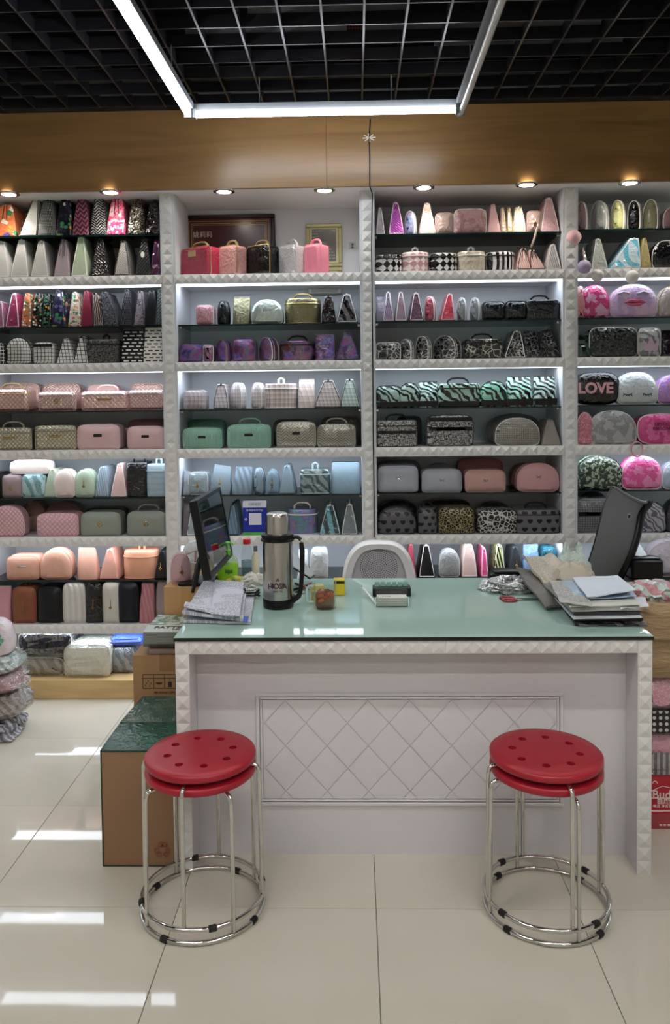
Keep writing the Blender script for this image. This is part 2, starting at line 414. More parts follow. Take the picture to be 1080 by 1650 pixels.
    if 'b' in opts:                                    # small butterfly shaped clasp
        MB().tube([(0, fy - .004, h * .52), (-.012, fy - .004, h * .58), (-.011, fy - .004, h * .49), (0, fy - .004, h * .52), (.012, fy - .004, h * .58), (.011, fy - .004, h * .49), (0, fy - .004, h * .52)], .0022, 5).build('bow_clasp', SILVER, root)
    if 'c' in opts:
        e = MB(); e.tube([(.0, fy - .003, h * .62), (.001, fy - .007, h * .5), (0, fy - .007, h * .42)], .0016, 5)
        for dx, dz in ((-.008, 0), (.008, 0), (0, .009), (0, -.009)): e.lathe([(.0005, h * .4 + dz * .6 - .004), (.0035, h * .4 + dz * .6 - .002), (.0035, h * .4 + dz * .6 + .002), (.0005, h * .4 + dz * .6 + .004)], 8, (dx * .6, fy - .008))
        e.build('charm', GOLD, root)
    if 's' in opts: BX(-w * .47, w * .47, fy - .004, fy + .002, h * .5, h * .62).build('strap', mat('plain|0d0d10||l'), root)
    if 'd' in opts:                                    # double dark front straps / zip panel
        BX(-w * .47, w * .47, fy - .005, fy + .002, h * .8, h * .93).build('strap', mat('plain|0d0d10||l'), root)
    if 'D' in opts: BX(-w * .46, w * .46, fy - .005, fy + .004, h * .04, h * .26).build('black_base_band', mat('plain|0e1112||l'), root)
    if 'f' in opts:                                   # clear film around the bag
        crumple(w * 1.1, d * 1.14, h * 1.06, seed=loc[0] * 3 + loc[2], amp=.1, p=5, top=.9, fr=4).build('plastic_wrap', FILM, root)
    if 'F' in opts:                                    # crinkled see-through vinyl glare sheet on the front
        pass
    if 'q' in opts:
        e = [(.010 * math.cos(a), fy - .0045, h * .55 + .016 * math.sin(a)) for a in [2 * math.pi * k / 14 for k in range(14)]]
        MB().add(e, [tuple(range(14))]).build('oval_tag', mat('plain|f2efe8||m'), root)
    return root
# ------------------------------------------------------------------ room
FLOORM = NT('polished_tile'); FLOORM.set(Base_Color=FLOORM.ramp(FLOORM.noise(1.4, 4).outputs[0], [(.35, lin('c4c0b2')), (.65, lin('cdc9bc'))]), Roughness=.035, Specular_IOR_Level=.5)
FLOORM.bump(FLOORM.noise(3, 2).outputs[0], .02, .01); FLOORM = FLOORM.m
JOINT = simple('tile_joint', '55524a', .8)
DARK = simple('ceiling_black', '08080b', .7)
RX0, RX1, RY0, RY1 = -3.55, 3.65, -1.865, 4.75
fl = tag(BX(RX0 - .1, RX1 + .1, RY0 - .1, RY1 + .1, -.1, -.004).build('floor', JOINT, smooth=False), kind='structure')
TI = .6; proto = None
tx = [-3.55 + TI * i for i in range(12)]; ty = [-1.865 + TI * i for i in range(11)]
for x in tx:
    for y in ty:
        if proto is None: proto = rbox(.001, TI - .001, .001, TI - .001, -.004, 0, .0008).build('floor_tile', FLOORM, fl, smooth=False); o = proto
        else: o = proto.copy(); COL.objects.link(o)
        o.location = (x, y, 0)
WALLM = simple('room_wall', 'd6d3cd', .8)
for nm, b in (('wall_left', (RX0 - .1, RX0, RY0, RY1 + .1, 0, 3.6)), ('wall_right', (RX1, RX1 + .1, RY0, RY1 + .1, 0, 3.6)),
              ('wall_back', (RX0 - .1, RX1 + .1, RY1, RY1 + .1, 0, 3.6)), ('wall_front', (RX0 - .1, RX1 + .1, RY0 - .1, RY0, 0, 3.6))):
    tag(BX(*b).build(nm, WALLM, smooth=False), kind='structure')
cl = tag(BX(RX0, RX1, RY0, RY1, 3.5, 3.6).build('ceiling', DARK, smooth=False), kind='structure')
# open black ceiling grid
BLADE = simple('grid_blade', '1e1e23', .35)
ZG = 2.97; P0 = atz(584, 144, ZG); GP = .16
gx0 = P0.x - GP * 17
bl = BX(-.004, .004, RY0, 3.93, 0, .05); first = None
for i in range(37):
    x = gx0 + GP * i
    if first is None: first = bl.build('grid_blade', BLADE, cl, smooth=False); o = first
    else: o = first.copy(); COL.objects.link(o)
    o.location = (x, 0, ZG)
bl = BX(RX0, RX1, -.003, .003, 0, .05); first = None
for i in range(34):
    y = P0.y + .0 - GP * (i - 1)
    if y < RY0: break
    if first is None: first = bl.build('grid_blade', BLADE, cl, smooth=False); o = first
    else: o = first.copy(); COL.objects.link(o)
    o.location = (0, y, ZG + .001)
# light cable trays lying over the grid
TRAY = simple('cable_tray', '8b8c90', .5)
for px0, px1, py, nm in ((400, 660, 16, 'cable tray crossing above the ceiling grid near the frame top'), (300, 960, 49, 'cable tray crossing above the ceiling grid, taped in red'), (700, 1000, 77, 'short cable tray above the grid at right of the dark tube')):
    a = atz(px0, py, 3.05); b = atz(px1, py - 4, 3.05)
    r = tag(BX(a.x, b.x, a.y - .015, a.y + .015, 3.022, 3.07).build('cable_tray', TRAY, smooth=False), 'pale ' + nm, 'cable tray', 'cable trays above the grid')
    if 'taped' in nm:
        q = atz(571, 49, 3.05); BX(q.x - .03, q.x + .03, a.y - .017, a.y + .017, 3.02, 3.072).build('tape', mat('check|b03a35|2a2a2a|m|.012'), r, smooth=False)
# wooden header over the shelving
W = NT('oak_laminate'); x, y, z, ob = W.xyz()
g = W.noise(1, 4, W.vec(W.f('MULTIPLY', x, 1.2), W.f('MULTIPLY', y, 3), W.f('MULTIPLY', z, 16)), 1.0).outputs[0]
W.set(Base_Color=W.ramp(g, [(.3, lin('84633f')), (.6, lin('977448')), (.8, lin('8e6b43'))]), Roughness=.3); OAK = W.m
W = NT('pine_plinth'); x, y, z, ob = W.xyz()
g = W.noise(1, 3, W.vec(W.f('MULTIPLY', x, 2), y, W.f('MULTIPLY', z, 22)), .6).outputs[0]
W.set(Base_Color=W.ramp(g, [(.35, lin('c7a672')), (.6, lin('d6b983'))]), Roughness=.4); PINE = W.m
YH, YS, YB = 3.97, 4.06, 4.42
ZH0 = aty(400, 303, YH).z; ZH1 = ZG - .002
hd = thing('wooden_header', 'long oak header board running above the whole shelving wall', 'header')
seams = [RX0 + .01, aty(-60, 250, YH).x, aty(526, 250, YH).x, aty(1200, 250, YH).x, RX1 - .01]
for a, b in zip(seams, seams[1:]): BX(a + .0008, b - .0008, YH, YH + .02, ZH0, ZH1).build('header_panel', OAK, hd, smooth=False)
BX(RX0 + .01, RX1 - .01, YH + .02, YB, ZH0, ZH0 + .018).build('soffit', WHITE, hd, smooth=False)

# ------------------------------------------------------------------ shelving
posts = [-1.965, -.945, .072, 1.095, 2.115]; PW = .052
ZB = [2.175, 1.73, 1.283, .83, .372]                       # tops of the five boards
LED = emit('led_strip', 'e9f3ff', LED_E)
STUD = simple('stud_white', 'd3d3d2', .35)
def stud_mesh(name, a, b, h, axis):
    m = MB(); m.add([(-a, 0, -b), (a, 0, -b), (a, 0, b), (-a, 0, b), (0, -h, 0)], [(0, 1, 4), (1, 2, 4), (2, 3, 4), (3, 0, 4)])
    me = bpy.data.meshes.new('stud'); me.from_pydata(m.v, [], m.f); me.materials.append(STUD); return me
SB = stud_mesh('s', .022, .022, .0065, 0); SP = stud_mesh('p', .024, .0245, .0065, 0)
BAYN = ['far left bay', 'left bay', 'second bay', 'third bay', 'right bay', 'far right bay']
bayx = [(-3.5, -1.991), (-1.939, -.971), (-.919, .046), (.098, 1.069), (1.121, 2.089), (2.141, 3.6)]
LBL = {0: 'white shelving bay beyond the left edge of the picture', 1: 'white shelving bay left of the desk, pink quilted cases in its middle',
       2: 'white shelving bay behind the monitor, maroon plaque at its top', 3: 'white shelving bay behind the white chair, argyle round cases near its top',
       4: 'white shelving bay behind the grey office chair, LOVE pouch in it', 5: 'white shelving bay beyond the right edge of the picture'}
GZ = {}
gpix = {1: [(130, 379), (130, 526.5), (130, 662), (130, 802), (130, 935)], 2: [None, (430, 521.5), (430, 658.5), (430, 797), (430, 935)],
        3: [(750, 375.5), (750, 516), (750, 656), (750, 794), (750, 931)], 4: [(1000, 369), (1000, 511), (1000, 652), (1000, 789.5), (1000, 931)]}
for bi, (x0, x1) in enumerate(bayx):
    bay = thing('display_bay', LBL[bi], 'shelving', group='white shelving bays')
    BX(x0, x1, YB, YB + .016, 0.10, ZH0).build('back_panel', PANEL, bay, smooth=False)
    for sx in (x0, x1 - .012): BX(sx, sx + .012, YS + .004, YB, .10, ZH0).build('side_panel', PANEL, bay, smooth=False)
    BX(x0 - .026, x1 + .026, 4.0, YB, 0.001, .098).build('plinth', PINE, bay, smooth=False)
    for zi, z in enumerate(ZB):
        sh = MB().box(x0 + .0005, x1 - .0005, YS + .012, YB, z - .040, z).box(x0 + .0005, x1 - .0005, YS, YS + .012, z - .048, z).build('shelf_board', WHITE, bay, smooth=False)
        n = int((x1 - x0) / .0445)
        if 1 <= bi <= 4:
            for k in range(n):
                s = link('stud', SB, sh, (x0 + (x1 - x0) / n * (k + .5), YS, z - .024))
        if not (bi == 3 and zi == 2):
            s = BX(x0 + .01, x1 - .01, YS + .0125, YS + .10, z - .0475, z - .0405).build('light_strip', LED, bay, smooth=False)
    for gi in range(5):
        if 1 <= bi <= 4:
            q = gpix[bi][gi]
            if q is None: continue
            gz = aty(q[0], q[1], YS + .03).z
        else: gz = (([2.60] + ZB)[gi] + ZB[gi]) / 2 - .02
        GZ[(bi, gi)] = gz
        m = MB().box(x0 + .013, x1 - .013, YS + .03, YB - .005, gz - .008, gz); m.mi = [0, 0, 1, 0, 0, 0]
        m.build('glass_shelf', [SHELFGLASS, GLASSEDGE], bay, smooth=False)
        for sx in (x0 + .012, x1 - .026): BX(sx, sx + .014, YS + .06, YS + .075, gz - .018, gz - .0085).build('shelf_pin', SILVER, bay, smooth=False)
for i, px in enumerate([-1.965, -.945, .072, 1.095, 2.115]):
    nm = ['white studded post beyond the left frame edge', 'white studded post between the left bay and second bay', 'white studded post behind the white chair, black cable beside it',
          'white studded post between third bay and right bay', 'white studded post beyond the right frame edge'][i]
    p = thing('shelf_post', nm, 'post', (px, 0, 0), group='white studded posts between the bays')
    BX(-PW / 2 + .0005, PW / 2 - .0005, YS - .002, YB, .1, ZH0).build('post_core', WHITE, p, smooth=False)
    n = int((ZH0 - .1) / .05)
    for k in range(n): link('stud', SP, p, (0, YS - .002, .1 + (ZH0 - .1) / n * (k + .5)))
# downlights in the soffit
LENS = emit('downlight_lens', 'fff4e2', DOWN_E * 6)
for i, px in enumerate([-150, 14, 178, 361, 523, 683, 849, 1015, 1180]):
    c = atz(px, [318, 313, 310, 309, 307, 302.5, 298, 295, 291][i], ZH0 - .004)
    d = thing('downlight', ['round downlight beyond the left frame edge', 'round downlight at the far left frame edge, above orange floral bag', 'round downlight above the hot pink floral bag', 'round downlight above the maroon plaque',
            'round downlight above the cream certificate frame', 'round downlight above the blush and gold bag', 'round downlight above the nude boxes of the third bay', 'round downlight in the right bay above the yellow clear pouch', 'round downlight beyond the right frame edge'][i],
            'downlight', (c.x, c.y, ZH0), group='downlights in the soffit')
    MB().lathe([(.036, -.0005), (.036, -.006), (.053, -.005), (.055, -.0005)], 28, cap=False).build('trim_ring', CHROME, d)
    MB().lathe([(.0355, -.0005), (.0355, -.004), (.001, -.0045)], 24).build('lens', LENS, d)
    L = bpy.data.lights.new('downlight_lamp', 'SPOT'); L.energy = DOWN_E; L.spot_size = R_(120); L.spot_blend = .6; L.shadow_soft_size = .03; L.color = (1, .93, .84)
    lo = bpy.data.objects.new('downlight_lamp', L); COL.objects.link(lo); lo.parent = d; lo.location = (0, 0, -.012)
# black cable down the header and post
P = [(597, 192), (595, 222), (596, 250), (596, 300)]
pts = [aty(a, b, YH - .004) for a, b in P] + [aty(600, 312, YS - .016)] + [aty(q, w, YS - .017) for q, w in ((599, 400), (600, 500), (601, 600), (601.5, 700), (603, 800), (603, 866))]
cab = thing('hanging_cable', 'thin black cable running down the oak header and beside the post', 'cable')
MB().tube(pts, .0028, 6).build('wire', BLACK, cab)
c = aty(595, 222, YH - .006); st = MB()
for k in range(4):
    a = k * math.pi / 4 + .1; dx, dz = math.cos(a) * .032, math.sin(a) * .02; nx, nz = -math.sin(a) * .003, math.cos(a) * .003
    st.box(-.001, .001, -.001, .001, -.001, .001); st.add([(c.x - dx - nx, c.y, c.z - dz - nz), (c.x + dx - nx, c.y, c.z + dz - nz), (c.x + dx + nx, c.y, c.z + dz + nz), (c.x - dx + nx, c.y, c.z - dz + nz)], [(0, 1, 2, 3)])
st.v = [v if abs(v[0]) > .0011 or v[1] > 1 else (c.x + v[0], c.y + v[1], c.z + v[2]) for v in st.v]
st.build('tape', simple('tape_white', 'e4dcc8', .4), cab, smooth=False)

# ------------------------------------------------------------------ fluorescent lights
TUBE = emit('tube_lit', 'f1f7ff', TUBE_E); TUBEOFF = simple('tube_off', 'b9bab8', .3); HOUS = simple('light_housing', '75787b', .45)
def fluor(a, b, label, lit=True, e=None, side=0):
    a = Vector(a); b = Vector(b); L = (b - a).length; d = (b - a).normalized(); rz = math.atan2(d.y, d.x)
    t = thing('fluorescent_light', label, 'tube light', a, rz, 'tube lights under the ceiling grid')
    BX(0, L, -.024 + side, .024 + side, .022, .05).build('housing', HOUS, t, smooth=False)
    MB().tube([(.012, 0, 0), (L - .012, 0, 0)], .013, 12).build('tube', (e or TUBE) if lit else TUBEOFF, t)
    if e:
        m = MB()
        for sg in (-1, 1): m.add([(0, sg * .024, .03), (L, sg * .024, .03), (L, sg * .062, -.03), (0, sg * .062, -.03), (0, sg * .026, .032), (L, sg * .026, .032), (L, sg * .064, -.03), (0, sg * .064, -.03)], [(0, 1, 2, 3), (7, 6, 5, 4), (0, 4, 5, 1), (3, 2, 6, 7)])
        m.build('skirt', HOUS, t, smooth=False)  # side skirts added to keep the fill tubes' light off the header
    for x in (0, L - .014): BX(x, x + .014, -.016, .016, -.017, .0215).build('end_cap', HOUS, t, smooth=False)
    for x in (.25 * L, .75 * L): MB().tube([(x, side, .0505), (x, side, .17)], .0025, 5).build('hanger', HOUS, t)
ZT = 2.795
A = atz(311, 185, ZT); B = atz(737, 183, ZT)
fluor(A, (B.x, A.y + .004, ZT), 'lit white tube light parallel to the oak header', side=.03)
C = atz(305, 187, ZT - .002); Cn = atz(190, 0, ZT - .002); dd = (Cn - C).normalized()
fluor(C - dd * -.02, C + dd * 1.22, 'lit tube light running towards the viewer at left', side=0)
D = atz(742, 185, ZT); Dn = atz(809, 0, ZT); de = (Dn - D).normalized()
fluor(D + de * .02, D + de * 1.22, 'dark unlit tube light running towards the viewer at right', lit=False)
RT = emit('fill_tube', 'fbf6f0', FILL_E)  # unseen overhead tubes, added as fill light for floor and desk
for x, y in ((-1.0, 1.5), (1.0, 1.5), (-1.9, .3), (.7, .3), (-.6, -.9), (1.9, -.9)):
    fluor((x - .6, y, ZT), (x + .6, y, ZT), 'lit tube light with reflector, added unseen overhead to fill the room', e=RT)

# ------------------------------------------------------------------ desk
DX0, DX1, DY0, DY1, DZ = -.585, .936, 2.51, 3.33, .775
DP = simple('desk_white', 'cfcdd2', .42)
desk = thing('reception_desk', 'white reception desk with studded edges, diamond front panel and green glass top', 'desk', (0, 0, 0))
BX(DX0, DX0 + .045, DY0, DY1 - .05, 0, DZ - .012).build('side_panel', DP, desk, smooth=False)
BX(DX1 - .045, DX1, DY0, DY1 - .05, 0, DZ - .012).build('side_panel', DP, desk, smooth=False)
BX(DX0 + .0455, DX1 - .0455, DY0, DY0 + .10, DZ - .055, DZ - .012).build('top_rail', DP, desk, smooth=False)
BX(DX0 + .0455, DX1 - .0455, DY0 + .1005, DY1 - .05, DZ - .03, DZ - .012).build('desk_top', DP, desk, smooth=False)
YP = 2.62
BX(DX0 + .0455, DX1 - .0455, YP, YP + .018, 0, DZ - .056).build('front_panel', DP, desk, smooth=False)
m = MB().box(DX0 - .003, DX1 + .003, DY0 - .006, DY1, DZ - .0115, DZ); m.mi = [1, 0, 1, 1, 1, 1]
GT = NT('green_glass_top'); GT.set(Base_Color=lin('a2beb5'), Roughness=.04, Specular_IOR_Level=.55)
m.build('glass_top', [GT.m, simple('glass_edge_dark', '071110', .2)], desk, smooth=False)
SD = stud_mesh('d', .0215, .0215, .0055, 0)
n = 33
for k in range(n): link('stud', SD, desk, (DX0 + .046 + (DX1 - DX0 - .092) / n * (k + .5), DY0, DZ - .0335))
n = 17
for k in range(n):
    for sx in (DX0 + .0225, DX1 - .0225): link('stud', SD, desk, (sx, DY0, (DZ - .012) / n * (k + .5)))
# molding frame and diamonds
a = aty(412, 1116, YP); b = aty(908, 1298, YP); mx0, mx1, mz0, mz1 = a.x, b.x, b.z, a.z
def frame(name, x0, x1, z0, z1, w, h, mtl, parent, y):
    m = MB()
    for (p, q, r, s) in ((x0, x1, z1 - w, z1), (x0, x1, z0, z0 + w), (x0, x0 + w, z0 + w, z1 - w), (x1 - w, x1, z0 + w, z1 - w)): m.add(rbox(p, q, y - h, y, r, s, .002).v, rbox(p, q, y - h, y, r, s, .002).f)
    return m.build(name, mtl, parent, ang=20)
frame('molding', mx0, mx1, mz0, mz1, .012, .008, DP, desk, YP)
frame('molding', mx0 + .014, mx1 - .014, mz0 + .014, mz1 - .014, .008, .005, DP, desk, YP)
ix0, ix1, iz0, iz1 = mx0 + .024, mx1 - .024, mz0 + .024, mz1 - .024
def clip(poly):
    for ax, val, sg in ((0, ix0, 1), (0, ix1, -1), (1, iz0, 1), (1, iz1, -1)):
        o = []
        for i, p in enumerate(poly):
            q = poly[i - 1]; dp, dq = (p[ax] - val) * sg, (q[ax] - val) * sg
            if (dp >= 0) != (dq >= 0): t = dq / (dq - dp); o.append(tuple(q[k] + (p[k] - q[k]) * t for k in (0, 1)))
            if dp >= 0: o.append(p)
        poly = o
        if not poly: return None
    return poly
dw, dh = .0695, .0775
for i in range(-2, 26):
    for j in range(-1, 8):
        if (i + j) % 2: continue
        cx, cz = ix0 + .005 + i * dw, iz1 - j * dh; g = .0022
        po = clip([(cx - dw + g, cz), (cx, cz - dh + g), (cx + dw - g, cz), (cx, cz + dh - g)])
        if not po or len(po) < 3: continue
        ar = abs(sum(po[k - 1][0] * po[k][1] - po[k][0] * po[k - 1][1] for k in range(len(po)))) / 2
        if ar < 1e-4: continue
        MB().rings([[(x, YP - .0005, z) for x, z in po], [(x, YP - .003, z) for x, z in po]]).build('diamond_panel', DP, desk, smooth=False)

# ------------------------------------------------------------------ stools
RED = simple('red_plastic', '9c1428', .38, bump=(40, .1, .002))
def stool(c, zo, ang, label, splay=.0):
    t = thing('round_stool', label, 'stool', (c[0], c[1], zo), ang, 'stacked red stools in front of the desk')
    zt = .437; R = .166; th = .022; N = 64
    # seat with eight holes: built as sectors between rings, holes cut as octagonal rims
    m = MB(); hr, hc = .0125, .098; S = 8
    for s in range(S):
        a0 = 2 * math.pi * s / S; K = 9
        def P(r, a): return (r * math.cos(a), r * math.sin(a))
        cen = P(hc, a0 + math.pi / S)
        outer = [P(.135, a0 + 2 * math.pi / S * k / 4) for k in range(5)]; inner = [P(.06, a0 + 2 * math.pi / S * (4 - k) / 4) for k in range(5)]
        loop = outer + [P(.098, a0 + 2 * math.pi / S)] + inner + [P(.098, a0)]
        hole = []
        for (x, y) in loop:
            q = math.atan2(y - cen[1], x - cen[0]); hole.append((cen[0] + hr * math.cos(q), cen[1] + hr * math.sin(q)))
        n = len(loop)
        for z, flip in ((zt, 0), (zt - th, 1)):
            vs = [(x, y, z) for x, y in loop] + [(x, y, z - (.0 if not flip else 0)) for x, y in hole]
            fs = [((k, n + k, n + (k + 1) % n, (k + 1) % n) if not flip else (k, (k + 1) % n, n + (k + 1) % n, n + k)) for k in range(n)]
            m.add(vs, fs)
        m.add([(x, y, zt) for x, y in hole] + [(x, y, zt - th) for x, y in hole], [(k, n + k, n + (k + 1) % n, (k + 1) % n) for k in range(n)])
        for z in (zt, zt - th):
            m.add([(x, y, z) for x, y in inner] + [(0, 0, z)], [(k, k + 1, 5) for k in range(4)])
    M_ = 32
    ring = lambda r, z: [(r * math.cos(2 * math.pi * k / M_), r * math.sin(2 * math.pi * k / M_), z) for k in range(M_)]
    m.rings([ring(.135, zt), ring(R - .004, zt - .0005), ring(R, zt - .004), ring(R, zt - th + .004), ring(R - .004, zt - th), ring(.135, zt - th)], cap=False)
    m.build('seat', RED, t, ang=50)
    r = .0068; Rr = .182
    MB().tube([(Rr * math.cos(2 * math.pi * k / 48), Rr * math.sin(2 * math.pi * k / 48), r) for k in range(48)], r, 10, closed=True).build('foot_ring', CHROME, t)
    MB().tube([(.12 * math.cos(2 * math.pi * k / 32), .12 * math.sin(2 * math.pi * k / 32), zt - th - .0045) for k in range(32)], .004, 8, closed=True).build('seat_ring', CHROME, t)
    for k in range(4):
        a = math.pi / 2 * k; q = [(.11, zt - th - .008), (.150, zt - th - .008), (.168, zt - th - .010), (.1765, zt - th - .016), (.180, zt - th - .03), (.182, .2), (Rr, .04), (Rr, .015)]
        MB().tube([(x * math.cos(a), x * math.sin(a), z) for x, z in q], r * .93, 10).build('leg', CHROME, t)
        a += .38; c1 = []
        MB().tube([(Rr * math.cos(a + i * .03), Rr * math.sin(a + i * .03), r) for i in range(5)], [r * 1.35, r * 1.5, r * 1.35, r * 1.5, r * 1.35], 8).build('rubber_clip', RUBBER, t)
    return t
stool((-.475, 2.345), .002, R_(-45 - 6), 'lower red stool of the left stack, beside the tall carton')
stool((-.475, 2.345), .040, R_(-6), 'upper red stool of the left stack, beside the tall carton')
stool((.562, 2.35), .002, R_(-74), 'lower red stool of the right stack, before the desk panel')
stool((.562, 2.35), .040, R_(-80), 'upper red stool of the right stack, before the desk panel')
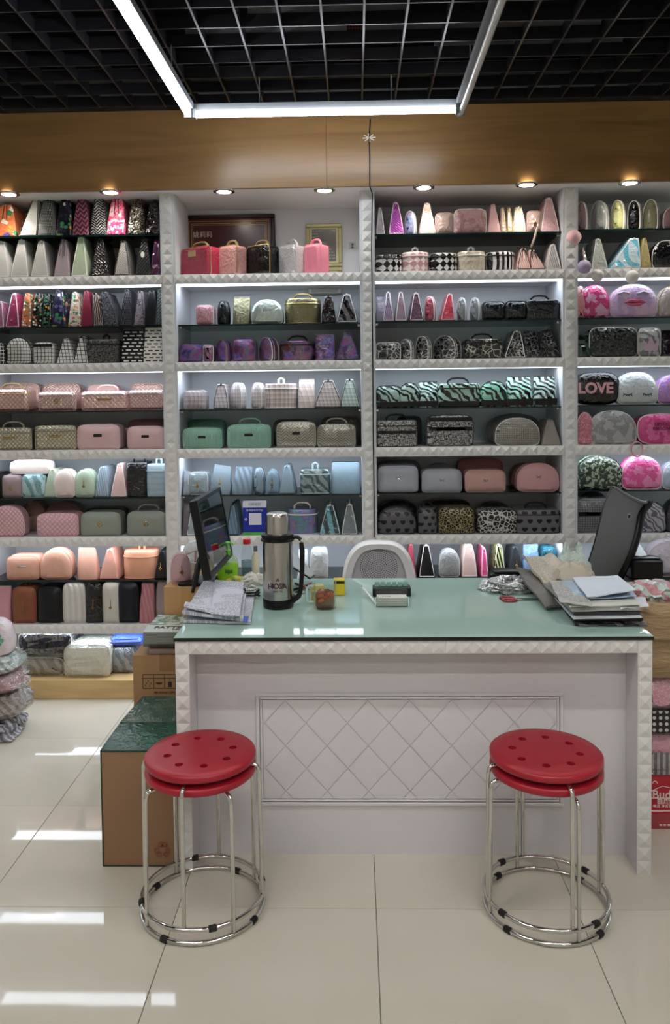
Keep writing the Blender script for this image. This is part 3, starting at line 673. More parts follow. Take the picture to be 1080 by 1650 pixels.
# ------------------------------------------------------------------ the bags, row by row
# (bay, row): row 1, 3, 5, 7, 9 stand on glass, 2, 4, 6, 8, 10 on the boards; rows count from the top
ORD = ['', 'top', 'second', 'third', 'fourth', 'fifth', 'sixth', 'seventh', 'eighth', 'ninth', 'tenth']
ROWS = {
(1, 1): [
 ('slim', -14, 24, 330, 'floral|e2702c|5a55a8|v|.035', 'z', 'orange bag with violet and green flower spots'),
 ('wedge', 27, 58, 319, 'plain|b9bab6||l', 'k', 'light grey wedge bag with black edges', .35),
 ('slim', 57, 88, 321, 'grid|15171a|8f9496|l|.008', '', 'black bag with fine pale grid'),
 ('slim', 87, 113, 320, 'floral|10122a|23284a|l|.02', '', 'near-black navy bag'),
 ('slim', 114, 141, 318, 'zigzag|5a1230|a9627f|l|.032', '', 'maroon bag with pink zigzag'),
 ('slim', 142, 169, 317, 'chev|15151a|b9b9bc|v|.02', 'k', 'black bag with white arrow stripes'),
 ('slim', 169, 201, 317, 'blotch|ef2f78|f8b9c6|v|.022', 'z', 'hot pink floral bag under a downlight'),
 ('slim', 203, 232, 318, 'snake|1a1614|8b8066|v|.014', '', 'black bag with golden scale print'),
 ('slim', 233, 260, 325, 'snake|1c1518|5d4a52|v|.02', '', 'dark brown mottled bag')],
(1, 2): [
 ('wedge', -20, 14, 389, 'plain|c9c9c5||l', 'w', 'pale bag with teal side, cut by the frame'),
 ('wedge', 14, 45, 386, 'plain|b7b8b4||l', 'w', 'light grey wedge bag under the grey black-edged one'),
 ('wedge', 47, 77, 388, 'plain|b3b4b0||l', 'w', 'light grey wedge bag, third from left'),
 ('wedge', 84, 111, 386, 'plain|a08f98||l', 'z', 'mauve grey wedge bag with maroon zip'),
 ('wedge', 112, 140, 381, 'plain|a9bd9d||l', 'w', 'pale green wedge bag'),
 ('wedge', 143, 173, 385, 'quilt|201e1e|3a3636|v|.02', 'k', 'black diamond-quilted wedge bag'),
 ('wedge', 181, 209, 388, 'lattice|b8b4b0|6f6a68|l|.012', 'k', 'silver lattice-print wedge bag'),
 ('wedge', 215, 244, 385, 'quilt|181d20|2f3538|l|.016', 'q', 'black wedge bag with white oval tag'),
 ('slim', 245, 262, 388, 'stripe|5b1238|3b2a55|v|.02', '', 'dark plum bag by the post')],
(1, 3): [
 ('wedge', -12, 6, 487, 'plain|a8607e||v', 'w', 'pink bag cut by the frame'),
 ('wedge', 6, 30, 473, 'plain|a32857||v', 'w', 'crimson pink glossy wedge bag'),
 ('slim', 31, 48, 473, 'floral|c06a30|4d5a30|v|.012', '', 'narrow orange and green print bag'),
 ('slim', 48, 65, 473, 'floral|2a2a20|5e5040|v|.012', '', 'dark olive flower print bag'),
 ('slim', 64, 80, 474, 'floral|22301f|4c6440|v|.014', 'k', 'dark green leaf print bag'),
 ('wedge', 79, 104, 468, 'floral|1a1538|5a5478|l|.02', '', 'navy flower print bag', -.1),
 ('wedge', 107, 130, 471, 'floral|c5b9a2|c2553a|v|.014', '', 'cream and teal floral bag with orange top', -.1),
 ('wedge', 128, 151, 469, 'plain|7d1230||l', '', 'dark crimson bag', -.2),
 ('wedge', 147, 171, 472, 'animal|2b1d20|a68d80|l|.012', 'k', 'brown and black tiger stripe bag, leaning', -.45),
 ('wedge', 164, 190, 470, 'glit|161418|77757d|l|.004', 'k', 'black speckled bag, leaning left', -.5),
 ('wedge', 190, 212, 467, 'dots|16161c|6d6c76|l|.008', 'k', 'black bag with tiny dots'),
 ('wedge', 212, 233, 469, 'snake|8d7f88|3a3438|l|.014', 'k', 'grey lilac scale print bag'),
 ('slim', 231, 252, 468, 'plain|0d0d10||l', '', 'plain black bag'),
 ('slim', 252, 266, 466, 'quilt|26352e|111513|l|.016', '', 'dark green bag touching the post')],
(1, 4): [
 ('dome', -14, 6, 550, 'window|0e0f11|d8d8d6|l|.018', '', 'black windowpane pouch cut by the frame'),
 ('dome', 6, 48, 544, 'window|d4d4d0|101114|l|.017', 'k', 'round white and black windowpane pouch'),
 ('soft', 52, 85, 552, 'window|d8d8d4|0f1012|l|.019', 'd', 'small white windowpane pouch with dark stripes'),
 ('wedge', 89, 118, 546, 'window|d8d8d4|0f1012|l|.018', '', 'white windowpane wedge pouch'),
 ('wedge', 116, 140, 542, 'window|d8d8d4|0f1012|l|.022', 'k', 'windowpane wedge pouch with black zip'),
 ('case', 138, 190, 547, 'tweed|131214|6e6a68|l|.006', 'j', 'black tweed box case with top tab'),
 ('tote', 192, 229, 531, 'dash|121315|e2e0da|l|.075', '', 'tall black bag with white bars'),
 ('tote', 233, 266, 526, 'dash|ddd9d0|111214|l|.07', 'kh', 'tall cream bag with black dashes')],
(1, 5): [
 ('box', -22, 44, 627, 'quilt|e2bcb2|b98880|s|.024', 'hy', 'pink gold quilted case cut by the frame'),
 ('box', 60, 121, 631, 'quilt|e0bdb4|b28d86|s|.022', 'e', 'rose gold quilted box'),
 ('box', 129, 206, 630, 'quilt|e8b7b2|f0cfc6|s|.026', 'hp', 'wide pink metallic box with big diamonds'),
 ('box', 208, 268, 628, 'quilt|e2bab4|bd8f90|s|.02', '', 'rose quilted box beside the post')],
(1, 6): [
 ('box', -22, 49, 690, 'quilt|c3bca0|8d866c|s|.022', 'hp', 'champagne quilted case cut by the frame'),
 ('box', 54, 121, 686, 'quilt|c6c0a4|8d866c|s|.022', 'p', 'champagne quilted box'),
 ('soft', 122, 192, 684, 'plain|e0b8ba||l', 'oG', 'smooth pink box under the wide metallic one'),
 ('soft', 207, 268, 687, 'plain|dfb6b8||l', 'o', 'smooth pink box beside the post')],
(1, 7): [
 ('soft', -20, 1, 762, 'plain|141416||l', '', 'black pouch cut by the frame'),
 ('soft', 1, 33, 766, 'plain|9b8385||l', 'c', 'mauve pouch with gold flower charm'),
 ('soft', 33, 71, 765, 'leaf|a9ccd2|6c9fa0|v|.04', 'z', 'pale blue marbled pouch with cream strap'),
 ('slim', 68, 90, 757, 'plain|a9b8a0||l', '', 'sage green pouch, leaning', .1),
 ('dome', 84, 119, 757, 'plain|e3cfc6||l', 'w', 'cream dome pouch'),
 ('dome', 118, 151, 757, 'plain|b5cbb0||l', 'c', 'light green dome pouch with charm'),
 ('slim', 151, 174, 753, 'ridge|98aebd|8fa9c0|l|.012', '', 'light blue pleated pouch'),
 ('wedge', 176, 204, 748, 'plain|d7b0a8||l', 'w', 'blush triangular bag with cream edge'),
 ('case', 201, 236, 746, 'dash|131418|24262c|v|.02', 'h', 'black ridged train case with handle'),
 ('case', 235, 268, 749, 'hstripe|98adb8|9ab6c8|l|.03', 'j', 'light blue case with upright tab')],
(1, 8): [
 ('dome', -20, 37, 816, 'quilt|e6b9bd|c98591|l|.024', '', 'pink quilted dome pouch cut by the frame'),
 ('soft', 57, 125, 828, 'quilt|e8b8c0|d08d9b|l|.026', '', 'pink quilted soft box'),
 ('soft', 128, 193, 826, 'plain|8d9488||l', 'e', 'sage grey box with round gold emblem, smooth top'),
 ('soft', 206, 270, 825, 'plain|8a9186||l', 'eh', 'sage grey box with emblem and handle')],
(1, 9): [
 ('soft', 8, 61, 897, 'plain|e0a086||l', 'p', 'peach pillow pouch'),
 ('dome', 62, 114, 886, 'plain|dfa389||l', '', 'peach dome pouch'),
 ('slouch', 121, 157, 884, 'plain|dfa18a||l', '', 'peach slouching pouch', -.1),
 ('wedge', 158, 190, 886, 'plain|dd9c86||l', '', 'peach triangular pouch'),
 ('cyl', 194, 250, 890, 'plain|dc9670||l', 'j', 'peach round case with top tab'),
 ('wedge', 250, 273, 888, 'plain|131317||l', 'c', 'black pouch with two metal charms')],
(1, 10): [
 ('tote', -16, 14, 946, 'plain|d58f9c||l', '', 'pink bag cut by the frame'),
 ('soft', 17, 56, 947, 'plain|8a4a26||l', 'cj', 'brown leather box bag'),
 ('soft', 57, 98, 947, 'plain|15161a||l', '', 'black leather box bag'),
 ('soft', 99, 136, 941, 'ridge|dcd9d3|cac7c0|l|.03', '', 'tall ivory bag'),
 ('soft', 135, 164, 940, 'plain|121217||v', 'c', 'black nylon bag with ring pull'),
 ('soft', 163, 192, 940, 'plain|d0cdc2||l', 'c', 'narrow cream bag'),
 ('soft', 187, 222, 940, 'plain|151b30||l', 'z', 'navy bag with silver zip'),
 ('slouch', 221, 248, 940, 'ridge|c88089|b56f7b|l|.02', '', 'dusty pink pleated bag'),
 ('slouch', 248, 268, 938, 'plain|a58e8c||t', '', 'sheer grey mauve bag')],
(2, 2): [
 ('soft', 284, 350, 394, 'plain|b1123f||v', 'hyr', 'magenta clear train case with gold plate'),
 ('soft', 349, 393, 393, 'plain|c98c86||v', 'hyr', 'dusty rose glossy train case'),
 ('soft', 394, 446, 392, 'plain|0c0d0f||v', 'hyr', 'black glossy train case with gold piping'),
 ('soft', 447, 490, 392, 'glit|b9b6b8|e8e6e8|g|.003', 'hr', 'silver glitter train case'),
 ('soft', 488, 529, 391, 'plain|f07f98||l', 'hr', 'bright pink train case')],
(2, 3): [
 ('soft', 314, 343, 491, 'glit|c9808e|e9b9bf|g|.004', 'w', 'small pink glitter pouch'),
 ('dome', 345, 372, 484, 'plain|16302c||v', 'Rk', 'dark teal glossy dome pouch'),
 ('tote', 373, 403, 479, 'plain|8d8a68||s', '', 'olive gold pouch'),
 ('dome', 404, 456, 482, 'plain|c3d3c9||s', 'p', 'pale silver dome pouch with plate'),
 ('cyl', 457, 516, 480, 'plain|8a8358||s', 'hy', 'olive gold round case'),
 ('slim', 517, 541, 477, 'plain|26191a||v', '', 'dark brown glossy pouch'),
 ('wedge', 541, 577, 474, 'abstract|150f10|5d5657|v|.05', 'w', 'black glossy wedge pouch with white edge')],
(2, 4): [
 ('soft', 288, 327, 554, 'holo|6a2f52|3d3a86|g|.05', '', 'violet glitter box'),
 ('soft', 326, 343, 556, 'holo|b07a70|7f5562|g|.05', 'w', 'narrow copper glitter pouch'),
 ('dome', 342, 375, 547, 'holo|5b4690|7c3a6b|g|.05', 'Ry', 'violet glitter dome pouch'),
 ('soft', 374, 411, 546, 'holo|50306c|7a3147|g|.06', '', 'purple glitter pouch with dark zip'),
 ('dome', 412, 450, 543, 'holo|6b2f3e|8c5a52|g|.05', 'Rw', 'wine glitter dome pouch'),
 ('cyl', 449, 507, 549, 'holo|7a2444|5a4a3c|g|.07', 'hk', 'wine glitter round case with handle'),
 ('tote', 506, 541, 540, 'holo|40163a|5a2c50|v|.06', '', 'dark wine tall pouch'),
 ('wedge', 541, 582, 536, 'holo|3a1838|5d3c6a|v|.06', 'k', 'dark plum wedge pouch')],
(2, 5): [
 ('soft', 295, 330, 629, 'plaid|c9bdc0|7c7278|l|.022', '', 'cream plaid box pouch'),
 ('slim', 342, 368, 619, 'plaid|c9bfc0|756b70|l|.02', 'k', 'tall narrow cream plaid pouch'),
 ('dome', 366, 398, 617, 'plaid|d3cacb|877d82|l|.02', 'Rw', 'cream plaid dome pouch beside the narrow one'),
 ('dome', 400, 429, 617, 'plaid|d8cfce|8a8085|l|.02', 'Rw', 'cream plaid dome pouch beside the round case'),
 ('cyl', 424, 478, 618, 'plaid|ddc9c2|7b6f72|l|.024', 'jw', 'cream plaid round case'),
 ('tote', 479, 508, 612, 'plaid|d8c6bd|9b8f88|l|.03', '', 'wide cream and blush plaid pouch'),
 ('wedge', 505, 553, 613, 'plaid|c6b9b3|6b6366|l|.02', 'k', 'cream plaid wedge pouch with black zip'),
 ('wedge', 548, 583, 611, 'plaid|b9c9bf|59706a|l|.02', 'k', 'pale green plaid wedge pouch')],
(2, 6): [
 ('soft', 293, 357, 690, 'ridge|94cbb4|84bca4|l|.008', 'o', 'mint ribbed box'),
 ('soft', 365, 436, 684, 'ridge|92c9b2|80b9a0|l|.007', 'oh', 'mint ribbed case with handle'),
 ('soft', 445, 509, 680, 'chev|bdb9a8|8e8a7e|s|.02', 'o', 'silver beige herringbone box'),
 ('soft', 511, 573, 684, 'chev|b7b3a2|87837a|s|.018', 'h', 'silver beige herringbone case with handle')],
(2, 7): [
 ('slouch', 287, 301, 760, 'plain|8d98a4||v', '', 'grey blue pouch half behind the post'),
 ('soft', 302, 334, 762, 'plain|93a6b0||v', 'cw', 'clear grey blue pouch with clasp'),
 ('slouch', 336, 372, 751, 'plain|7f95a3||l', 'c', 'blue grey leaning pouch with charm', .05),
 ('slouch', 371, 406, 753, 'ridge|76899a|7893a6|l|.03', '', 'blue grey pleated pouch', .1),
 ('dome', 404, 429, 755, 'plain|7f97a8||l', 'R', 'blue dome pouch'),
 ('dome', 427, 449, 758, 'plain|7b97ab||l', 'c', 'small blue dome pouch with charm'),
 ('wedge', 448, 475, 751, 'plain|7a92a1||l', '', 'blue grey triangular pouch'),
 ('case', 483, 531, 757, 'leaf|9ab0b2|5c7478|s|.03', 'j', 'crinkled silver case'),
 ('tote', 537, 588, 745, 'plain|74909f||l', 'k', 'large steel blue bag')],
(2, 8): [
 ('slouch', 288, 302, 812, 'plain|5c5560||v', '', 'dark mauve pouch beside the post'),
 ('wedge', 299, 322, 814, 'plain|90a3a8||v', 'w', 'grey clear wedge pouch left of the monitor'),
 ('wedge', 362, 386, 812, 'ridge|6c8ea6|4c6a84|l|.02', 'k', 'steel blue pleated wedge pouch'),
 ('cyl', 461, 511, 822, 'holo|8b7fa0|5f9aa6|g|.11', 'hw', 'mother of pearl round case with dark handle'),
 ('wedge', 514, 549, 813, 'stripe|4a9aa4|1f3c44|v|.05', 'w', 'teal clear wedge pouch'),
 ('wedge', 549, 577, 812, 'plain|7f8f92||t', 'w', 'colourless clear wedge pouch')],
(2, 9): [
 ('soft', 500, 528, 886, 'plain|b9bec0||v', 'w', 'clear silver pouch seen above the tea mug'),
 ('slouch', 478, 497, 886, 'plain|c6ccd0||v', '', 'pale clear pouch seen beside the flask handle')],
(3, 1): [
 ('wedge', 605, 621, 335, 'plain|a39aa2||t', 'w', 'clear grey wedge pouch beside the post'),
 ('wedge', 625, 652, 326, 'quilt|9a1f9a|c64fc0|g|.016', 'w', 'bright purple glitter wedge pouch'),
 ('dome', 651, 674, 338, 'holo|a9b4c4|8fb0d0|t|.05', 'Rw', 'iridescent clear dome pouch'),
 ('wedge', 675, 704, 327, 'plain|edc0b0||v', 'wy', 'blush wedge pouch with gold edge'),
 ('soft', 702, 732, 342, 'plain|c8a8a0||t', '', 'nude clear box'),
 ('soft', 732, 785, 336, 'blotch|bf8f8f|a97a7c|v|.04', 'w', 'large dusty rose box in clear film'),
 ('wedge', 785, 808, 329, 'plain|cd9a9c||l', '', 'dusty rose triangular pouch'),
 ('slim', 807, 817, 335, 'plain|c9b0a0||v', 'y', 'slim rose gold pouch'),
 ('slim', 817, 828, 335, 'plain|cdbb98||v', 'y', 'slim gold pouch'),
 ('slim', 827, 849, 334, 'stripe|cfc08e|e9e2c4|v|.008', 'w', 'pale gold striped pouch'),
 ('soft', 850, 875, 339, 'plain|c9a69c||t', 'c', 'nude clear box with dark charm and hanging strap'),
 ('wedge', 877, 909, 318, 'plain|cf9fa4||v', 'w', 'rose wedge pouch with sequin side')],
(3, 2): [
 ('cyl', 600, 645, 410, 'diam|16161a|dcd9d2|v|.036', 'k', 'black and white argyle round case at the left post'),
 ('cyl', 648, 693, 405, 'diam|c98f94|ead6d2|v|.036', 'jw', 'pink argyle round case'),
 ('cyl', 693, 740, 407, 'diam|131316|d9d7d2|v|.034', 'k', 'black and white argyle round case between pink and beige'),
 ('cyl', 739, 785, 404, 'diam|b9ad98|c6bba8|v|.036', 'jw', 'beige round case'),
 ('cyl', 785, 834, 405, 'stripe|e6e2e2|17171b|v|.026', 'k', 'black and white striped round case'),
 ('wedge', 833, 858, 401, 'stripe|dfa6a0|e9c9c0|l|.01', 'zk', 'pink wedge pouch with black zips, upright'),
 ('wedge', 855, 882, 403, 'stripe|e3a8a2|eccac2|l|.01', 'zk', 'pink wedge pouch with black zips, tilted', -.35),
 ('wedge', 881, 906, 394, 'ridge|c9c2c4|b0aaad|l|.01', 'w', 'light grey wedge pouch')],
(3, 3): [
 ('slouch', 601, 622, 478, 'plain|8f8698||t', '', 'sheer grey lilac pouch behind'),
 ('wedge', 616, 636, 471, 'stripe|6f4f74|a892aa|v|.01', 'wz', 'mauve clear wedge pouch'),
 ('wedge', 636, 657, 471, 'plain|a3808c||t', 'w', 'rosy clear wedge pouch'),
 ('wedge', 659, 684, 472, 'glit|4a2236|9b6a80|g|.003', 'w', 'plum sequin wedge pouch'),
 ('dome', 683, 706, 477, 'plain|c33a58||t', 'Rw', 'red pink clear dome pouch'),
 ('wedge', 709, 734, 474, 'plain|cf2f48||v', 'w', 'bright red clear wedge pouch', .2),
 ('dome', 736, 756, 479, 'plain|9ba6a8||t', 'Rw', 'colourless dome pouch next to the red one'),
 ('dome', 757, 778, 479, 'plain|98a3a5||t', 'Rw', 'colourless dome pouch next to the black box'),
 ('soft', 778, 815, 486, 'plain|1d2526||v', 'k', 'black clear low box on the left'),
 ('soft', 815, 850, 485, 'plain|1b2427||v', 'k', 'black clear low box beside the handled case'),
 ('case', 850, 906, 483, 'plain|20292e||v', 'hk', 'black clear case with handle')],
(3, 4): [
 ('soft', 603, 643, 552, 'snake|101113|b3b3b0|v|.028', 'w', 'snakeskin low box pouch at left'),
 ('dome', 643, 670, 546, 'snake|101113|bdbdba|v|.02', 'Rw', 'small snakeskin dome pouch'),
 ('dome', 669, 699, 541, 'snake|101113|bdbdba|v|.03', 'Rw', 'medium snakeskin dome pouch'),
 ('dome', 699, 748, 540, 'snake|101113|b5b5b2|v|.03', 'Rw', 'large snakeskin dome pouch'),
 ('case', 749, 812, 546, 'snake|101112|b9b7ac|v|.032', 'hk', 'snakeskin case with handle'),
 ('wedge', 812, 848, 533, 'snake|101112|b5b5b2|v|.022', 'w', 'snakeskin wedge pouch', .15),
 ('tote', 846, 872, 533, 'snake|0f1012|77777a|v|.024', '', 'dark snakeskin pouch'),
 ('wedge', 868, 906, 531, 'snake|0e0f11|66666a|v|.024', 'k', 'dark snakeskin wedge pouch')],
(3, 5): [
 ('soft', 601, 642, 622, 'leaf|9fbfb2|14201f|v|.022', 'kD', 'leaf print box pouch at left'),
 ('dome', 643, 678, 617, 'leaf|a3c6b8|14201f|v|.022', 'kD', 'leaf print dome pouch'),
 ('tote', 674, 708, 616, 'leaf|a3c9b9|14201f|v|.022', 'kD', 'leaf print flat pouch'),
 ('case', 707, 775, 618, 'leaf|9fc9b6|111b1a|v|.024', 'hkD', 'leaf print case with pale handle'),
 ('dome', 773, 820, 614, 'leaf|86d6b8|163029|v|.024', 'kD', 'mint shining leaf print dome pouch'),
 ('tote', 816, 861, 608, 'leaf|9cdcc4|101a19|v|.024', 'kD', 'tall leaf print pouch'),
 ('tote', 861, 900, 607, 'leaf|a9c9be|101817|v|.024', 'kD', 'tall leaf print pouch beside the right side panel')],
(3, 6): [
 ('case', 601, 667, 678, 'tweed|3a393b|b9b8b4|l|.006', 'hks', 'grey tweed case with black lid band'),
 ('soft', 688, 764, 669, 'tweed|3a393c|b3b1ae|l|.006', 'dks', 'grey tweed box with black straps'),
 ('dome', 799, 871, 674, 'grid|9b968c|5b564c|v|.009', 'w', 'grey mesh dome pouch with golden grid'),
 ('wedge', 875, 907, 677, 'plain|8d857c||l', '', 'grey brown wedge pouch')],
(3, 7): [
 ('soft', 604, 672, 750, 'plain|a9aeba||l', 'bk', 'grey blue box with dark piping'),
 ('soft', 680, 745, 757, 'plain|a7abb6||l', 'bn', 'grey blue box with rounded top'),
 ('soft', 750, 816, 758, 'plain|c9988f||l', 'bn', 'peach box'),
 ('dome', 834, 903, 747, 'plain|cf979a||l', 'b', 'pink dome box')],
(3, 8): [
 ('dome', 604, 667, 819, 'heart|59585c|131316|l|.042', 'k', 'grey dome pouch with black hearts'),
 ('soft', 674, 705, 820, 'heart|5d5c60|131316|l|.034', 'kh', 'small grey box with black hearts'),
 ('soft', 706, 766, 818, 'hex|17150f|b3a468|l|.013', 'k', 'black box with golden net print'),
 ('soft', 770, 835, 822, 'leopard|c3c1ba|17171a|l|.022', 'k', 'silver and black leopard print box'),
 ('case', 836, 909, 822, 'heart|66656a|151518|l|.042', 'hk', 'grey case with black hearts and handle')],
(3, 9): [
 ('wedge', 656, 671, 879, 'plain|a83048||l', '', 'dark red wedge pouch behind the white chair'),
 ('wedge', 674, 702, 878, 'plain|0d0d0f||l', 'w', 'tall black wedge pouch'),
 ('dome', 708, 742, 887, 'plain|9ea2a4||v', 'w', 'clear silver dome pouch'),
 ('slim', 744, 770, 879, 'plain|e3bdb4||l', 'w', 'blush slim dome pouch'),
 ('slim', 775, 788, 884, 'plain|ee3f90||v', 'w', 'hot pink slim pouch'),
 ('slim', 797, 816, 879, 'stripe|22282a|c3cf7a|v|.016', 'w', 'black and yellow green striped pouch'),
 ('wedge', 819, 846, 882, 'plain|33383e||l', 'c', 'charcoal pouch with pull'),
 ('slouch', 843, 874, 879, 'plain|7ea8de||v', '', 'sky blue folded pouch'),
 ('soft', 875, 899, 884, 'glit|1d8ba3|0c3d4c|g|.006', '', 'teal glitter pouch')],
(4, 1): [
 ('dome', 930, 952, 323, 'plain|a3808a||t', 'Rw', 'mauve clear dome pouch with pink pompom'),
 ('dome', 956, 988, 321, 'plain|a0a5a4||t', 'Rw', 'colourless clear dome pouch'),
 ('dome', 988, 1014, 320, 'plain|c9cb7a||t', 'Rw', 'yellow clear dome pouch'),
 ('dome', 1015, 1040, 321, 'plain|121416||v', 'Rw', 'black clear dome pouch'),
 ('dome', 1041, 1070, 319, 'plain|8a8a66||t', 'Rw', 'olive clear dome pouch'),
 ('dome', 1071, 1105, 333, 'plain|9b6874||t', 'w', 'rosy clear dome pouch cut by the frame')],
(4, 2): [
 ('slouch', 929, 948, 402, 'plain|3a3844||v', '', 'dark pouch with lilac pompom'),
 ('wedge', 953, 981, 385, 'plain|a9b0aa||v', 'w', 'clear silver wedge pouch with white pompom'),
 ('wedge', 985, 1034, 384, 'leaf|4fb4cf|b9cfe0|v|.06', 'w', 'iridescent blue pouch, leaning right', .35),
 ('wedge', 1034, 1052, 384, 'plain|a89a62||v', 'y', 'gold and black wedge pouch'),
 ('dome', 1053, 1100, 387, 'plain|1a1a22||v', 'w', 'black clear dome pouch cut by the frame')],
(4, 3): [
 ('dome', 922, 938, 461, 'plain|dd8a8c||v', 'w', 'coral pouch half behind the post'),
 ('dome', 937, 984, 459, 'blotch|d8247a|e6a3c8|v|.05', '', 'magenta marbled dome pouch'),
 ('dome', 985, 1062, 458, 'blotch|c9a3d2|e0b4cf|t|.06', 'w', 'lilac clear dome pouch with pink lips'),
 ('dome', 1064, 1110, 461, 'plain|b9a8a0||t', 'y', 'gold edged clear dome pouch cut by the frame')],
(4, 4): [
 ('tote', 927, 950, 540, 'leaf|16302a|2e4a42|v|.04', '', 'dark green pouch beside the post'),
 ('soft', 951, 1030, 527, 'blotch|101515|31403c|v|.012', 'w', 'large black clear box'),
 ('soft', 1031, 1067, 528, 'leaf|a4a8aa|6e7276|v|.03', 'w', 'silver pouch with crown shape'),
 ('tote', 1068, 1105, 532, 'plain|2b1c2a||v', '', 'dark aubergine pouch cut by the frame')],
(4, 5): [
 ('oval', 924, 996, 600, 'plain|0e0c10||v', '', 'glossy black pouch reading LOVE'),
 ('dome', 996, 1062, 600, 'plain|c0c9cb||v', 'w', 'pearly white dome pouch with closed eyelashes'),
 ('dome', 1062, 1120, 604, 'holo|e65fae|8f8fd0|v|.05', 'w', 'pink iridescent pouch cut by the frame')],
(4, 6): [
 ('dome', 922, 949, 665, 'glit|c3657c|e39aa8|v|.006', 'w', 'pink glitter pouch half behind the post'),
 ('dome', 949, 1028, 662, 'blotch|8b8d8f|a9abad|v|.05', 'w', 'clear grey dome pouch in crinkled film'),
 ('oval', 1029, 1110, 667, 'blotch|d01c80|e0559f|v|.04', 'w', 'magenta clear pouch cut by the frame')],
(4, 7): [
 ('dome', 928, 1005, 735, 'blotch|2a3a2c|93a58c|v|.016', 'k', 'black edged pouch with green sequins'),
 ('dome', 1004, 1069, 736, 'blotch|e23a92|ee7ab6|v|.05', 'w', 'magenta clear dome pouch'),
 ('dome', 1070, 1120, 745, 'plain|9fb3c6||t', 'w', 'pale blue clear pouch cut by the frame')],
(4, 8): [
 ('soft', 926, 992, 804, 'grid|77787a|4c4d50|v|.012', 's', 'grey clear grid pouch behind the office chair'),
 ('dome', 1032, 1076, 810, 'leaf|a3a1ab|5b5a64|v|.018', 'k', 'crumpled silver dome pouch'),
 ('dome', 1076, 1120, 806, 'plain|33323c||v', 'k', 'dark dome pouch cut by the frame')],
}
BACKS = {   # a second bag standing behind, seen over and beside the front one
(1, 5): [(0, 62, 618, 'quilt|c9a090|e6c6ba|s|.014', 'rose quilted case behind the cut one'), (66, 128, 618, 'quilt|cfa79b|e6cabf|s|.02', 'rose gold quilted case behind the rose gold box'), (139, 190, 620, 'plain|dcb2a6||l', 'smooth blush case behind the wide metallic box'), (209, 266, 618, 'quilt|d8ad9f|edcfc4|s|.02', 'pink gold quilted case behind the rose box')],
(1, 6): [(53, 118, 684, 'plain|6d6a60||v', 'grey box behind the champagne box'), (150, 206, 688, 'plain|b9878f||l', 'pink box behind the left smooth pink one'), (205, 264, 676, 'plain|9f6f76||l', 'dusty rose box behind the right smooth pink one')],
(1, 8): [(30, 72, 809, 'quilt|9a7268|c09a8c|l|.012', 'bronze quilted case behind the cut dome'), (68, 132, 810, 'plain|8b6368||l', 'dusky dome case behind the pink soft box'), (135, 200, 819, 'plain|50564e||l', 'dark green box behind the left sage one')],
(2, 6): [(300, 360, 676, 'plain|4c8a70||v', 'mint wrapped box behind the ribbed box'), (440, 500, 676, 'plain|6f6a62||v', 'grey wrapped box behind the herringbone box'), (517, 580, 672, 'plain|77736a||v', 'grey wrapped case behind the herringbone case')],
(3, 6): [(640, 680, 671, 'plain|55555a||t', 'sheer grey box beside the tweed case'), (786, 876, 667, 'plain|6a686a||t', 'wide clear grey box behind the mesh dome')],
(3, 7): [(610, 678, 743, 'plain|74767e||l', 'darker grey box behind the piped one'), (684, 738, 748, 'plain|868892||l', 'grey dome box behind the rounded one'), (738, 812, 740, 'plain|a05f62||l', 'old rose box behind the peach one'), (826, 880, 748, 'plain|9a6468||l', 'old rose dome behind the pink one')],
(3, 8): [(604, 674, 808, 'heart|1c1c1f|333336|l|.03', 'dark box behind the hearts dome'), (686, 760, 808, 'hex|121210|4b4738|l|.013', 'dark net print box behind the golden one'), (772, 828, 811, 'leopard|45443f|111113|l|.02', 'dark leopard dome behind the leopard box')],
(4, 8): [(926, 985, 792, 'plain|55565a||t', 'clear dome pouch behind the grid one')],
}
TXT = {}
def rowz(b, r):
    return GZ[(b, (r - 1) // 2)] if r % 2 else ZB[r // 2 - 1]
